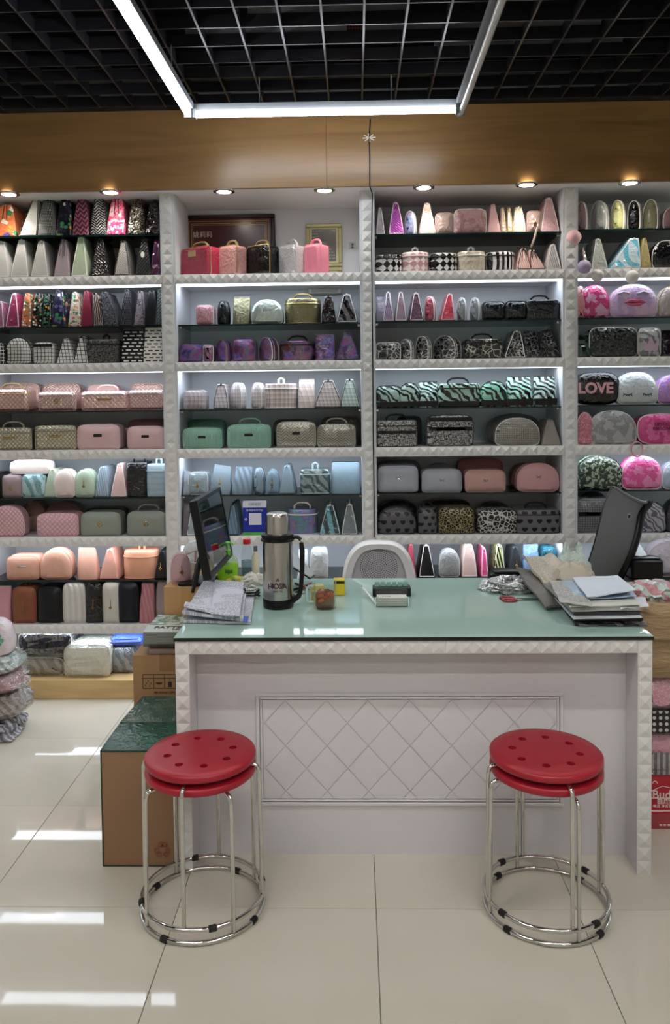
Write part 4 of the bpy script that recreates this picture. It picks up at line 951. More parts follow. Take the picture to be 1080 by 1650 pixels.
def place(b, r, e, back=False):
    if back: x0, x1, yt, spec, look = e; t = 'soft' if 'dome' not in look else 'dome'; op = 'n'; lean = 0
    else: t, x0, x1, yt, spec, op, look = e[:7]; lean = e[7] if len(e) > 7 else 0
    z = rowz(b, r); yf = YS + (.012 if r % 2 == 0 else .04)
    if r % 2 == 0 and t in ('soft', 'box', 'dome', 'case', 'cyl'): yf += .004
    if back: yf += .178
    ym = (yf + .06) if t in ('wedge', 'slim', 'tri') else yf
    ym2 = yf
    pc = (yt + aty(540, 0, yf).y * 0)
    A_ = aty(x0, yt, ym2); B_ = aty(x1, yt, ym2)
    top = aty((x0 + x1) / 2, yt, yf + (.03 if t in ('wedge', 'slim', 'tote', 'slouch') else .0))
    W_ = B_.x - A_.x; h = top.z - z
    d = DEP[t]
    if t in ('tote', 'pouch', 'slouch', 'case'): d = {'tote': .1, 'slouch': .09, 'case': .15, 'pouch': .08}[t]
    if t in ('case', 'cyl'): h = h
    rz = 0; cx = (A_.x + B_.x) / 2; foot = d
    if t == 'cyl': foot = d = min(.17, W_ * .9)
    if 'r' in op:
        t = 'box'; op += 'n'
        rz = R_(-34); d = .10; c, s = math.cos(rz), -math.sin(rz)
        w = (W_ * 1.1 - d * s * .9) / c; foot = d * c + w * s; W_ = w
    if 'R' in op:
        rz = R_(-40); d = min(.085, W_ * .62); c, q = math.cos(rz), -math.sin(rz)
        w = (W_ - d * q * .93) / c; foot = d * c + w * q; W_ = w
    if back: d = foot = .11
    if t in ('dome', 'box', 'soft', 'oval') and not back and 'R' not in op and (b, r) in BACKS: d = foot = min(d, .13)
    lim = bayx[b]; cx = cx
    half = ((B_.x - A_.x) / 2)
    if cx - half < lim[0] + .0135: cx = lim[0] + .0145 + half
    if cx + half > lim[1] - .0135: cx = lim[1] - .0145 - half
    lab = look + (', %s row, %s' % (ORD[r], BAYN[b]))
    W_ *= .985
    o = bag(t, W_, h, spec, op, lab, (cx, yf + foot / 2 + .002, z + .0005), rz, 'cosmetic bags in the %s row of the %s' % (ORD[r], BAYN[b]), d, lean)
    TXT[look] = (o, W_, h, d)
    return o
random.seed(5)
for (b, r), lst in ROWS.items():
    for e in lst: place(b, r, e)
for (b, r), lst in BACKS.items():
    for e in lst: place(b, r, e, True)
def prnt(look, s, size, mtl, dx=0, fz=.5, **k):
    o, w, h, d = TXT[look]; return text(s, size, mtl, o, (dx, -d / 2 - .0065, h * fz), **k)
prnt('glossy black pouch reading LOVE', 'LOVE', .074, mat('plain|d69aa2||m'), dx=-.016, fz=.5, bold=.003)
o, w, h, d = TXT['pearly white dome pouch with closed eyelashes']
for sx in (-.055, .045):
    m = MB().tube([(sx - .022, -d / 2 - .007, h * .33), (sx, -d / 2 - .007, h * .29), (sx + .022, -d / 2 - .007, h * .33)], .0028, 5)
    for q in (-.018, -.006, .006, .018): m.tube([(sx + q, -d / 2 - .007, h * .31), (sx + q * 1.3, -d / 2 - .007, h * .25)], .0016, 4)
    m.build('lash_print', BLACK, o)
o, w, h, d = TXT['lilac clear dome pouch with pink lips']
lip = MB().tube([(-.05, -d / 2 - .006, h * .44), (-.02, -d / 2 - .007, h * .5), (0, -d / 2 - .007, h * .48), (.02, -d / 2 - .007, h * .5), (.05, -d / 2 - .006, h * .44), (.02, -d / 2 - .007, h * .385), (-.02, -d / 2 - .007, h * .385)], .009, 6, closed=True)
lip.build('lips', mat('plain|d8547a||v'), o)
for sx in (-.06, .04): MB().tube([(sx - .03, -d / 2 - .006, h * .7), (sx, -d / 2 - .007, h * .76), (sx + .03, -d / 2 - .006, h * .72)], .006, 5).build('eyebrow_print', simple('grey_print', '8e8a98', .4), o)
o, w, h, d = TXT['magenta clear pouch cut by the frame']
for i, (s, q) in enumerate((('LIPSTICK', .74), ('MASCARA', .6))): text(s, .024, BLACK, o, (.0, -d / 2 - .007, h * (.66 - .14 * i)))
# crown on the silver pouch
o, w, h, d = TXT['silver pouch with crown shape']
cr = [(-.035, .2), (-.04, .62), (-.02, .42), (0, .7), (.02, .42), (.04, .62), (.035, .2)]
MB().add([(x, -d / 2 - .006, h * z) for x, z in cr] + [(x, -d / 2 - .003, h * z) for x, z in cr], [(0, 1, 2), (0, 2, 4, 6), (2, 3, 4), (4, 5, 6)]).build('crown_print', mat('plain|c3a8c0||v'), o, smooth=False)
# pompoms
def pompom(px, py, Y, r, col, look, par):
    m = MB(); rs = []
    for i in range(9):
        t = math.pi * i / 8; rs.append([((r * math.sin(t) * (1 + .12 * noise.noise(Vector((j * .9, i * 1.1, px)))) + 1e-4) * math.cos(2 * math.pi * j / 16), (r * math.sin(t)) * math.sin(2 * math.pi * j / 16), -r * math.cos(t)) for j in range(16)])
    m.rings(rs); o = TXT[par][0]; p = aty(px, py, Y) - o.location
    b = m.build('pompom', mat('plain|%s||m' % col), o, loc=p)
    MB().tube([(p.x, p.y + .004, p.z + r * .8), (p.x, p.y + .012, p.z + r * 1.6), (p.x + .002, p.y + .03, p.z + r * 3.0)], .0018, 5).build('cord', mat('plain|b9a58c||m'), o)
pompom(946.5, 381, YS - .02, .038, 'e6b3b8', '', 'mauve clear dome pouch with pink pompom')
pompom(942, 430, YS - .055, .034, 'b3a3c8', '', 'dark pouch with lilac pompom')
pompom(963, 444, YS - .05, .031, 'e3e1dd', '', 'clear silver wedge pouch with white pompom')
pompom(1019, 446, YS - .05, .033, 'e6e4e0', '', 'iridescent blue pouch, leaning right')
# strap hanging from the nude box, pink round tag
o = TXT['nude clear box with dark charm and hanging strap'][0]
P = [aty(a, b, y) - o.location for a, b, y in ((868, 362, YS + .03), (864, 374, YS + .022), (861, 386, YS + .012), (856, 399, YS + .016))]
MB().tube(P, .006, 6, flat=.4).build('strap', mat('plain|9c8a7c||l'), o)
o = TXT['magenta clear pouch cut by the frame'][0]
p = aty(1027, 724, YS - .022) - o.location
MB().tube([(p.x + .028 * math.cos(a), p.y, p.z + .038 * math.sin(a)) for a in [2 * math.pi * k / 16 for k in range(16)]], .0035, 6, closed=True).build('round_tag', mat('plain|d88aa6||v'), o)
# gold plate on the magenta train case
o, w, h, d = TXT['magenta clear train case with gold plate']
rbox(-w * .18, w * .08, -d / 2 - .006, -d / 2 - .001, h * .66, h * .88).build('front_plate', mat('plain|c9a070||g'), o)
# cream pouch lying over its neighbours
a = aty(13, 763, YS + .05); b_ = aty(79, 742, YS + .05); z = aty(45, 764, YS + .06).z
o = thing('cosmetic_pouch', 'cream rectangular pouch lying across two pouches, seventh row, left bay', 'cosmetic bag', ((a.x + b_.x) / 2, YS + .11, z), 0, 'cosmetic bags in the seventh row of the left bay')
crumple(.215, .1, b_.z - z, 3, .08, p=7, top=.95, fr=1.5).build('body', mat('plain|e5d3cc||l'), o)
# ------------------------------------------------------------------ things on the walls and shelves
def PR(name, base, ink, scale=90, dens=.5, across='x', rough=.65):
    """printed paper: rows of small type"""
    if name in _M: return _M[name]
    t = NT(name); x, y, z, o = t.xyz(); u, v = (x, y) if across == 'x' else (x, z)
    ln = t.f('GREATER_THAN', t.f('FRACT', t.f('MULTIPLY', v, scale)), .5)
    wn = t.noise(1, 1, t.vec(t.f('MULTIPLY', u, scale * 2.2), t.f('FLOOR', t.f('MULTIPLY', v, scale)))).outputs[0]
    blk = t.f('GREATER_THAN', t.noise(1, 0, t.vec(t.f('MULTIPLY', u, 9), t.f('MULTIPLY', v, 9), 3.0)).outputs[0], 1 - dens)
    fac = t.f('MULTIPLY', t.f('MULTIPLY', ln, t.f('GREATER_THAN', wn, .47)), blk)
    t.set(Base_Color=t.mix(t.f('MULTIPLY', fac, .5), lin(base), lin(ink)), Roughness=rough); _M[name] = t.m; return t.m
zb0 = ZB[0]
a = aty(294, 347, 4.40); b = aty(443, 347, 4.40)
t = thing('wall_plaque', 'maroon wooden plaque with gold lines leaning behind the five train cases', 'plaque', (a.x, 4.395, zb0 + .0005))
w, h = b.x - a.x, a.z - zb0
MRN = simple('maroon_lacquer', '4a1319', .22)
for q in ((0, w, h - .022, h), (0, w, 0, .022), (0, .022, .022, h - .022), (w - .022, w, .022, h - .022)): rbox(q[0], q[1], 0, .02, q[2], q[3], .004).build('frame', simple('dark_frame', '231210', .3), t)
BX(.022, w - .022, .008, .018, .022, h - .022).build('plaque_face', MRN, t, smooth=False)
GL = simple('gold_line', 'a88a5c', .35, .7)
for i, e in enumerate((.035, .048, .056)):
    k = .0013
    for q in ((e, w - e, h - e - k, h - e + k), (e - k, e + k, .03, h - e), (w - e - k, w - e + k, .03, h - e)): BX(q[0], q[1], .006, .0078, q[2], q[3]).build('gold_line', GL, t, smooth=False)
text('姚莉莉', .036, simple('pale_gold', 'c9b7a8', .4), t, (w * .215, .0072, h * .71))
text('荣誉证书', .07, simple('pale_gold', 'c9b7a8', .4), t, (w * .56, .0072, h * .3))
def pic(px0, px1, py0, z0, label, mt):
    a = aty(px0, py0, 4.40); b = aty(px1, py0, 4.40)
    t = thing('picture_frame', label, 'frame', (a.x, 4.397, z0 + .0005)); w, h = b.x - a.x, a.z - z0; e = .02
    FR = simple('cream_gold_frame', 'b5b183', .35, .2)
    for q in ((0, w, h - e, h), (0, w, 0, e), (0, e, e, h - e), (w - e, w, e, h - e)): rbox(q[0], q[1], 0, .018, q[2], q[3], .004).build('frame', FR, t)
    BX(e, w - e, .009, .016, e, h - e).build('mount', simple('cream_mount', 'c5c29c', .5), t, smooth=False)
    if h > .08: BX(e + .012, w - e - .014, .005, .0088, e + .012, h - e - .01).build('certificate', mt, t, smooth=False)
zc = aty(520, 430, 4.40).z
pic(493, 551, 361, zc, 'cream and gold certificate frame on the wall behind the bright pink case', PR('cert_print', '6c6b69', 'b9b6ac', 60, .6, 'z', .25))
pic(519, 551, 430.5, zb0, 'small cream frame below the certificate, beside the bright pink case', PAPER)
a = aty(496, 462, 4.36); b = aty(551, 473, 4.36)
t = thing('junction_box', 'pale grey box on the back wall just under the top board', 'box', (a.x, 4.37, b.z))
rbox(0, b.x - a.x, 0, .05, 0, .045, .005).build('casing', simple('grey_box', 'b4b5ad', .4), t); rbox(.02, b.x - a.x - .02, -.003, .0, .01, .03, .001).build('cover', simple('grey_box2', '9b9c95', .4), t)
a = aty(565, 393, 4.418); b = aty(571, 400, 4.418)
t = thing('wall_socket', 'tiny dark socket on the wall right of the certificate frame', 'socket', ((a.x + b.x) / 2, 4.4195, (a.z + b.z) / 2))
rbox(-.016, .016, -.006, 0, -.018, .018, .002).build('plate', simple('socket_white', 'b9bcbf', .4), t)
for dz in (-.009, 0, .009): BX(-.006, .006, -.0075, -.0062, dz - .003, dz + .003).build('slot', BLACK, t, smooth=False)
# payment sign
a = aty(391, 807, YS + .02); b = aty(430, 860, YS + .02)
t = thing('payment_sign', 'blue and white payment sign card with green foot, beside the flask', 'sign', (a.x, YS + .024, ZB[3] + .0005)); w, h = b.x - a.x, a.z - ZB[3]
BX(0, w, 0, .004, 0, h).build('card', simple('sign_blue', '1b2f9e', .25), t, smooth=False)
BX(0, w, -.0012, -.0001, h * .80, h).build('header_band', simple('sign_white', 'd9dbea', .3), t, smooth=False)
BX(0, w, -.0012, -.0001, 0, h * .085).build('green_foot', simple('sign_green', '4faa35', .3), t, smooth=False)
BX(w * .26, w * .78, -.0012, -.0001, h * .30, h * .64).build('white_square', simple('sign_white', 'd9dbea', .3), t, smooth=False)
text('扫码支付', .016, simple('sign_ink', '4a4f78', .5), t, (w * .5, -.0018, h * .89), align='CENTER')
text('推荐使用支付宝', .0125, simple('sign_white', 'd9dbea', .3), t, (w * .5, -.0014, h * .715))
MB().tube([(w * .13 + .006 * math.cos(q), -.0014, h * .46 + .006 * math.sin(q)) for q in [k * math.pi / 6 for k in range(12)]], .0016, 5, closed=True).build('ring_mark', simple('sign_white', 'd9dbea', .3), t)
BX(w * .1, w * .9, .0045, .06, 0, .003).build('foot', CLEARGLASS, t, smooth=False)

# ------------------------------------------------------------------ plinth top, left: wrapped bags
ZPL = .0985
def wrapped(nm, label, cat, x0, x1, yt, z, Y, spec, d=.2, film=True, shape='soft', seed=1, parts=None):
    A_ = aty(x0, yt, Y); B_ = aty(x1, yt, Y); w = B_.x - A_.x; h = A_.z - z
    t = thing(nm, label, cat, ((A_.x + B_.x) / 2, Y + d / 2, z + .0005), 0, 'film wrapped stock')
    if shape == 'c': crumple(w, d, h, seed, .16, p=3.5, top=.8).build('body', mat(spec), t)
    else:
        m, rs = prism(outline(shape, w, h), d, .018, 0, .004); m.build('body', mat(spec), t)
        MB().tube(rs[2], .003, 5, closed=True).build('piping', mat('plain|20242a||l') if 'black' in label else mat('plain|cfcabc||l'), t)
    if film: crumple(w * 1.05, d * 1.05, h * 1.04, seed + 3, .1, p=6, top=.95, fr=4, n=36, nz=10).build('plastic_film', FILM, t)
    return t
zz = aty(60, 1061, 4.08).z
wrapped('wrapped_pouch', 'grey marbled pouch in clear film lying on the pine plinth', 'cosmetic bag', 26, 100, 1062, ZPL, 4.06, 'leaf|a9a498|8c867a|v|.05', .22, seed=2)
wrapped('wrapped_pouch', 'navy pouch in crinkled clear film on top of the grey marbled pouch', 'cosmetic bag', 27, 113, 1021, zz + .006, 4.07, 'blotch|0d1020|1c2038|v|.03', .22, seed=5)
wrapped('cosmetic_box', 'cream box in clear film on the plinth, middle of the left bay', 'cosmetic bag', 101, 175, 1041, ZPL, 4.04, 'plain|d8d8c4||v', .2, seed=7)
wrapped('cosmetic_box', 'black edged silver clear case on the plinth beside the upper carton', 'cosmetic bag', 177, 216, 1044, ZPL, 4.10, 'leaf|9aa6ae|6f7c88|v|.05', .2, seed=9)
a = aty(181, 1043, 4.12)
t = thing('cosmetic_pouch', 'royal blue folded pouch lying on the silver clear case', 'cosmetic bag', (a.x + .07, 4.2, a.z + .006))
crumple(.17, .17, .045, 4, .1, p=5, top=.9).build('body', mat('plain|3a63cf||v'), t); MB().tube([(-.085, -.086, .02), (.085, -.086, .024)], .004, 6).build('zipper', mat('plain|21409a||l'), t)
a = aty(192, 1022, 4.25)
t = thing('cosmetic_pouch', 'lilac pouch standing behind the royal blue pouch', 'cosmetic bag', (a.x + .06, 4.345, ZPL + .0005))
m, rs = prism(outline('soft', .17, a.z - ZPL), .07, .015); m.build('body', mat('plain|c5b9d8||v'), t); MB().tube(rs[2], .003, 5, closed=True).build('piping', mat('plain|9a86c0||l'), t)
# floor heap at the left frame edge
def heap(nm, label, px, py, z, Y, w, d, h, spec, seed, film=True, grp='film wrapped heap at the left frame edge', amp=.2, p=3):
    q = aty(px, py, Y); t = thing(nm, label, 'cosmetic bag', (q.x, Y, z), 0, grp)
    crumple(w, d, h, seed, amp, p=p, top=.7).build('body', mat(spec), t)
    if film: crumple(w * 1.06, d * 1.06, h * 1.08, seed + 9, amp * 1.3, p=p, top=.75, fr=3.5, n=30).build('plastic_film', FILM, t)
    return t
YL = 3.62
zl = [0.0, .10, .215, .30, .375]
q = aty(2, 1100, YL)
t = thing('plastic_bag', 'crumpled grey plastic bag on the floor at the left frame edge', 'plastic bag', (q.x - .05, YL - .03, .001)); crumple(.30, .3, .095, 3, .45, p=2.5, top=.6, fr=4, n=40, nz=9).build('body', mat('leaf|76747e|b5b4be|v|.02'), t)
heap('wrapped_pouch', 'brown and grey wrapped pouch low in the left floor heap', -8, 1090, zl[1], YL, .30, .28, .11, 'leaf|7d6a5a|9a9490|v|.03', 11)
heap('wrapped_pouch', 'rose glitter pouch in film in the left floor heap', -14, 1065, zl[2], YL, .30, .26, .08, 'glit|b07a7e|d8a8a8|v|.005', 14)
heap('wrapped_pouch', 'pale teal wrapped pouch in the left floor heap', -16, 1045, zl[3], YL, .29, .24, .07, 'leaf|8fb0a8|c5d2cc|v|.04', 17)
t = heap('cosmetic_pouch', 'white dome pouch with green flower on top of the left floor heap', -10, 1010, zl[4], YL, .19, .16, .15, 'plain|dccfd4||v', 21, film=False, amp=.06)
fm = MB()
for k in range(5):
    an = k * 1.256; fm.add([(.055 + .018 * math.cos(an) + .011 * math.cos(j * 1.047), -.083 + .004 * (k % 2), .075 + .018 * math.sin(an) + .011 * math.sin(j * 1.047)) for j in range(6)], [tuple(range(6))])
fm.build('flower_print', mat('plain|5fae8e||m'), t, smooth=False)

# ------------------------------------------------------------------ cartons left of the desk
q0 = aty(162, 1210, 2.545); q1 = aty(286, 1210, 2.545); zc1 = q0.z; yb = atz(190, 1166, zc1).y
t = thing('tall_carton', 'tall brown carton with green taped top, standing left of the desk', 'carton', (0, 0, 0))
cx0, cx1 = q0.x, DX0 - .008
BX(cx0, cx1, 2.545, yb, 0.001, zc1).build('box', simple('kraft_board', '8b6b4e', .7, bump=(80, .1, .001)), t, smooth=False)
GRN = mat('leaf|1f5549|2a6556|v|.12'); GRD = simple('green_edge', '16382e', .35)
BX(cx0 + .001, cx1 - .001, 2.546, yb - .001, zc1 + .0003, zc1 + .0022).build('green_tape', GRN, t, smooth=False)
m = MB()
for (p, q, r, s) in ((cx0 - .001, cx0 + .002, 2.543, yb), (cx0, cx1, 2.543, 2.547)): m.box(p, q, r, s, zc1 - .003, zc1 + .003)
m.box(cx0 - .001, cx0 + .003, 2.543, 2.547, 0.001, zc1).box(cx0, cx1, 2.543, 2.547, 0.0005, .004)
m.build('green_edging', GRD, t, smooth=False)
zt_ = aty(212, 1142, yb + .12).z
m = MB(); m.add([(cx0 + .0, yb, zc1 + .002), (cx1, yb, zc1 + .002), (cx1 - .02, yb + .13, zc1 + .045), (cx0 + .05, yb + .12, zc1 + .05), (cx0, yb, zc1 + .006), (cx1, yb, zc1 + .006), (cx1 - .02, yb + .13, zc1 + .049), (cx0 + .05, yb + .12, zc1 + .054)], [(0, 3, 2, 1), (4, 5, 6, 7), (0, 1, 5, 4), (1, 2, 6, 5), (2, 3, 7, 6), (3, 0, 4, 7)])
m.build('flap', mat('blotch|3b5a4c|4c6250|v|.05'), t, smooth=False)
text('♻', .05, simple('red_ink', '9a4a34', .6), t, (aty(262, 1370, 2.545).x, 2.5436, aty(262, 1370, 2.545).z))
# upper carton stands on a hidden lower one behind the tall carton
YU = 2.93; q0 = aty(214, 1056, YU); q1 = aty(216, 1160, YU); zu0, zu1 = q1.z, q0.z
t = thing('carton', 'plain brown carton hidden behind the tall green taped carton', 'carton', (0, 0, 0), 0, 'brown cartons left of the desk')
BX(q0.x - .01, DX0 - .012, yb + .15, 3.13, .001, zu0 - .001).build('box', CARD, t, smooth=False); BX(q0.x + .06, q0.x + .1, yb + .1485, 3.1305, .001, zu0 - .0005).build('tape', simple('brown_tape', 'b08a5a', .25), t, smooth=False)
t = thing('printed_carton', 'brown carton printed with symbols, under the pattern magazines', 'carton', (0, 0, 0), 0, 'brown cartons left of the desk')
ux0, ux1 = q0.x, DX0 - .010
BX(ux0, ux1, YU, 3.13, zu0, zu1).build('box', simple('kraft_pale', '95744f', .7, bump=(80, .1, .001)), t, smooth=False)  # slightly paler kraft than the tall carton
BX(ux0 + .1, ux1 + .0006, YU - .0008, 3.1306, zu1 - .06, zu1 + .0008).build('tape', simple('clear_brown_tape', '8a6440', .18), t, smooth=False)
INK = simple('brown_ink', '3a2416', .6); RINK = simple('rust_ink', '7c3420', .6)
g = MB(); A_ = aty(230, 1087, YU); B_ = aty(284, 1109, YU); gx, gz0, gz1 = A_.x, B_.z, A_.z
cw = (B_.x - A_.x) / 3 * .98
def wire(m, x0, x1, z0, z1, k=.0012): m.box(x0, x1, YU - .001, YU - .0002, z0 - k, z1 + k)
for z in (gz0, gz1, gz1 - (gz1 - gz0) * .27): wire(g, gx, gx + cw * 3, z, z)
for i in range(4): wire(g, gx + cw * i - .0012, gx + cw * i + .0012, gz0, gz1)
g.build('symbol_grid', INK, t, smooth=False)
s = MB(); zc_ = gz0 + (gz1 - gz0) * .36
for k in range(5): s.box(gx + cw * (.2 + .13 * k), gx + cw * (.26 + .13 * k), YU - .001, YU - .0002, zc_ - .012 + .009 * (k % 3), zc_ - .006 + .009 * (k % 3))
s.add([(gx + cw * 1.5 + .013 * math.cos(q), YU - .001, zc_ + .004 + .009 * math.sin(q)) for q in [math.pi + k * math.pi / 8 for k in range(9)]], [tuple(range(9))])
s.box(gx + cw * 2.32, gx + cw * 2.68, YU - .001, YU - .0002, zc_ - .014, zc_ + .006).box(gx + cw * 2.48, gx + cw * 2.52, YU - .001, YU - .0002, zc_ + .006, zc_ + .018)
s.build('symbols', INK, t, smooth=False)
tx_ = (gx + ux1) / 2
text('50×40×60 12PCS/CTN', .0125, INK, t, (tx_ - .005, YU - .001, aty(250, 1116, YU).z))
text('宽60080', .017, RINK, t, (tx_ + .02, YU - .001, aty(250, 1133, YU).z)); text('商品箱包货号', .016, RINK, t, (tx_ + .008, YU - .001, aty(250, 1144, YU).z), bold=.0004)
# magazines on the printed carton
z = zu1 + .0008
LAY = [(.024, 'c08f78', 'rose and tan magazine, lowest under the pattern magazine', .01), (.026, '4c5145', 'olive magazine pair under the pattern magazine', -.015), (.048, '565d58', 'thick magazine reading PATTERN on its leafy cover', 0)]
for i, (hh, col, lb, dx) in enumerate(LAY):
    x0 = aty(234, 1020, YU + .0).x + dx; t = thing('magazine', lb, 'magazine', (0, 0, z), 0, 'magazines on the printed carton')
    y0 = YU + .01 + .01 * i if i < 2 else 2.90
    rbox(x0, ux1 - .004, y0, 3.13, 0, hh - .003, .002).build('page_block', mat('hstripe|%s|8b8f86|m|.004' % col), t)
    if i == 2:
        CV = NT('leafy_cover'); n1 = CV.noise(40, 4).outputs[0]; x_, y_, z_, o_ = CV.xyz()
        msk = CV.f('GREATER_THAN', y_, 2.99); fac = CV.f('MULTIPLY', CV.f('GREATER_THAN', n1, .5), msk)
        CV.set(Base_Color=CV.mix(fac, lin('b9c2bb'), lin('4c7256')), Roughness=.3)
        BX(x0 - .001, ux1 - .003, y0 - .002, 3.132, hh - .0028, hh - .0008).build('cover', CV.m, t, smooth=False)
        text('PATTERN', .036, INK, t, (x0 + .105, y0 + .055, hh - .0004), rot=(0, 0, 0), bold=.0008); text('DESIGN', .016, INK, t, (x0 + .13, y0 + .028, hh - .0004), rot=(0, 0, 0))
    z += hh
# far carton with the ledge
YC = 3.15; q0 = aty(264, 946, YC); q1 = aty(264, 972, YC); zt1 = q0.z
for z0, z1, lb in ((.001, .44, 'hidden lower brown carton beside the desk back'), (.441, zt1, 'tan carton beside the desk carrying the small mauve bag')):
    t = thing('carton', lb, 'carton', (0, 0, 0), 0, 'brown cartons left of the desk')
    BX(q0.x, DX0 - .008, YC, 3.60, z0, z1).build('box', simple('tan_board', 'b08a5c', .6), t, smooth=False); BX(q0.x + .07, q0.x + .11, YC - .0006, 3.6006, z0, z1 + .0004).build('tape', simple('brown_tape', 'b08a5a', .25), t, smooth=False)
q = aty(289, 945, YC + .06)
bag('dome', .08, aty(289, 893, YC + .06).z - zt1, 'plain|c49ba0||l', 'c', 'small mauve drawstring bag with straps on the tan carton', (q.x, YC + .09, zt1 + .001), .3, None, .08, 0)
for o in [o for o in COL.objects if o.get('label', '').startswith('small mauve drawstring')]:
    MB().tube([(.02, -.04, .12), (.06, -.03, .13), (.055, -.04, .06), (.05, -.04, .003)], .004, 6, flat=.5).build('strap', mat('plain|b98d94||l'), o)
q = atz(318, 944, zt1); t = thing('glass_tumbler', 'empty glass tumbler on the tan carton before the monitor', 'glass', (q.x, q.y + .02, zt1 + .001))
MB().lathe([(.001, .001), (.024, .001), (.028, .07), (.030, .095), (.0285, .095), (.026, .07), (.022, .008), (.001, .008)], 24).build('tumbler', CLEARGLASS, t)
MB().tube([(.0292 * math.cos(k * math.pi / 12), .0292 * math.sin(k * math.pi / 12), .095) for k in range(24)], .0014, 5, closed=True).build('rim', simple('glass_rim', 'dfe6e2', .1), t)

# ------------------------------------------------------------------ monitor
ZD = DZ + .001
nt, nb = aty(316, 807, 2.92), aty(337, 934, 2.92); ft, fb = aty(356, 783, 3.38), aty(371, 874, 3.38)
fb = Vector((fb.x, 3.38, nb.z + (fb.z - nb.z) * .0)); ft = Vector((ft.x, 3.38, nt.z)); nb.x = nt.x + .05; fb.x = ft.x + .05
fb.z = nb.z; ft.x = nt.x + .01; fb.x = nb.x + .01
t = thing('computer_monitor', 'black monitor seen edge-on at the left end of the desk', 'monitor', (0, 0, 0))
nrm = (fb - nb).cross(nt - nb).normalized(); nrm = nrm if nrm.x > 0 else -nrm
def slab(p, th, name, mt, par, off=0, sm=False):
    m = MB(); A4 = [v + nrm * off for v in p]; B4 = [v + nrm * (off - th) for v in p]
    return m.rings([A4, B4]).build(name, mt, par, smooth=sm)
slab([nb, fb, ft, nt], .028, 'casing', BLACK, t)
def lerp4(u, v): return nb.lerp(fb, u).lerp(nt.lerp(ft, u), v)
SCR = NT('screen_glass'); SCR.set(Base_Color=lin('0b0d10'), Roughness=.04, Specular_IOR_Level=.9); SCR = SCR.m
slab([lerp4(.03, .09), lerp4(.97, .09), lerp4(.97, .95), lerp4(.03, .95)], .001, 'screen', SCR, t, .0012)
for u0, u1, v0, v1 in ((0, 1, 0, .07), (0, 1, .955, 1), (0, .028, .07, .955), (.972, 1, .07, .955)): slab([lerp4(u0, v0), lerp4(u1, v0), lerp4(u1, v1), lerp4(u0, v1)], .003, 'bezel', BLACK, t, .003)
c = lerp4(.5, .3)
MB().tube([c + Vector((-.03, 0, 0)), c + Vector((-.075, 0, -.06)), (c.x - .10, c.y, zt1 + .012)], .012, 8, flat=2).build('stand_arm', BLACK, t)
MB().tube([lerp4(.18, .35) + Vector((-.03, 0, 0)), (nb.x - .09, 3.02, zt1 + .01)], .007, 6).build('stand_strut', BLACK, t)
rbox(c.x - .17, c.x - .03, 2.99 + .17, c.y + .16, zt1 + .0008, zt1 + .012, .003).build('stand_base', BLACK, t)
q = aty(312, 905, 3.5); t = thing('plastic_bag', 'white crumpled plastic bag on the tan carton behind the monitor stand', 'plastic bag', (q.x, 3.50, zt1 + .001)); crumple(.12, .12, .12, 8, .25).build('body', mat('plain|d5dade||v'), t)

# ------------------------------------------------------------------ on the desk
def sheet(name, pts, th, mt, par, amp=.0, seed=0, n=10, sag=None):
    """thin bent sheet from four corner points"""
    P = [Vector(p) for p in pts]; top = []; bot = []
    for j in range(n + 1):
        for i in range(n + 1):
            u, v = i / n, j / n; p = P[0].lerp(P[1], u).lerp(P[3].lerp(P[2], u), v)
            z = amp * (noise.noise(Vector((u * 2.6 + seed, v * 2.6, seed))) + .5) + (sag(u, v) if sag else 0)
            top.append((p.x, p.y, p.z + z + th)); bot.append((p.x, p.y, p.z + z))
    m = MB(); N = n + 1; fs = []
    for j in range(n):
        for i in range(n): fs.append((j * N + i, j * N + i + 1, (j + 1) * N + i + 1, (j + 1) * N + i))
    m.add(top, fs); m.add(bot, [f[::-1] for f in fs])
    o = N * N
    E = [(i, i + 1) for i in range(n)] + [(i * N + n, (i + 1) * N + n) for i in range(n)] + [(n * N + i + 1, n * N + i) for i in range(n, 0, -1) for i in [i - 1]] + [((i + 1) * N, i * N) for i in range(n)]
    m.add([], []); m.f += [(b, a, a + o, b + o) for a, b in E]; m.mi += [0] * len(E)
    return m.build(name, mt, par, ang=50)
def pz(*pp, z): return [atz(a, b, z) for a, b in pp]
NEWS = PR('newsprint', 'c3c6d2', '33353c', 60, .6); MAGP = PR('magazine_print', 'b9bcc6', '3a3f48', 60, .6)
def hug(u, v): return .018 * math.exp(-((v - .04) / .10) ** 2) * (1 - u) ** 1.2 * 1.3
t = thing('newspaper', 'lowest newspaper of the left desk stack with a blue printed corner', 'newspaper', (0, 0, 0), 0, 'newspapers on the left of the desk')
zz = ZD + .0005
s_ = sheet('pages', pz((296, 1004), (404, 1006), (411, 957), (335, 945), z=zz), .008, MAGP, t, .002, 1)
q = pz((383, 1001), (399, 1003), (401, 994), (386, 992), z=zz + .0105); sheet('blue_corner', q, .0008, simple('print_blue', '2a4fae', .5), t, 0, 0, 2)
t = thing('newspaper', 'middle grey newspaper of the left desk stack, folded edge forward', 'newspaper', (0, 0, 0), 0, 'newspapers on the left of the desk')
sheet('pages', pz((294, 999), (392, 1002), (398, 950), (330, 942), z=zz + .011), .010, NEWS, t, .002, 2, sag=hug)
t = thing('newspaper', 'top folded newspaper of the left desk stack, curling at its front', 'newspaper', (0, 0, 0), 0, 'newspapers on the left of the desk')
hug2 = lambda u, v: .030 * math.exp(-((v - .05) / .13) ** 2) * max(0, 1 - u * 1.4) + .004
sheet('pages', pz((297, 992), (386, 998), (395, 948), (328, 940), z=zz + .023), .006, NEWS, t, .002, 5, sag=hug2, n=16)
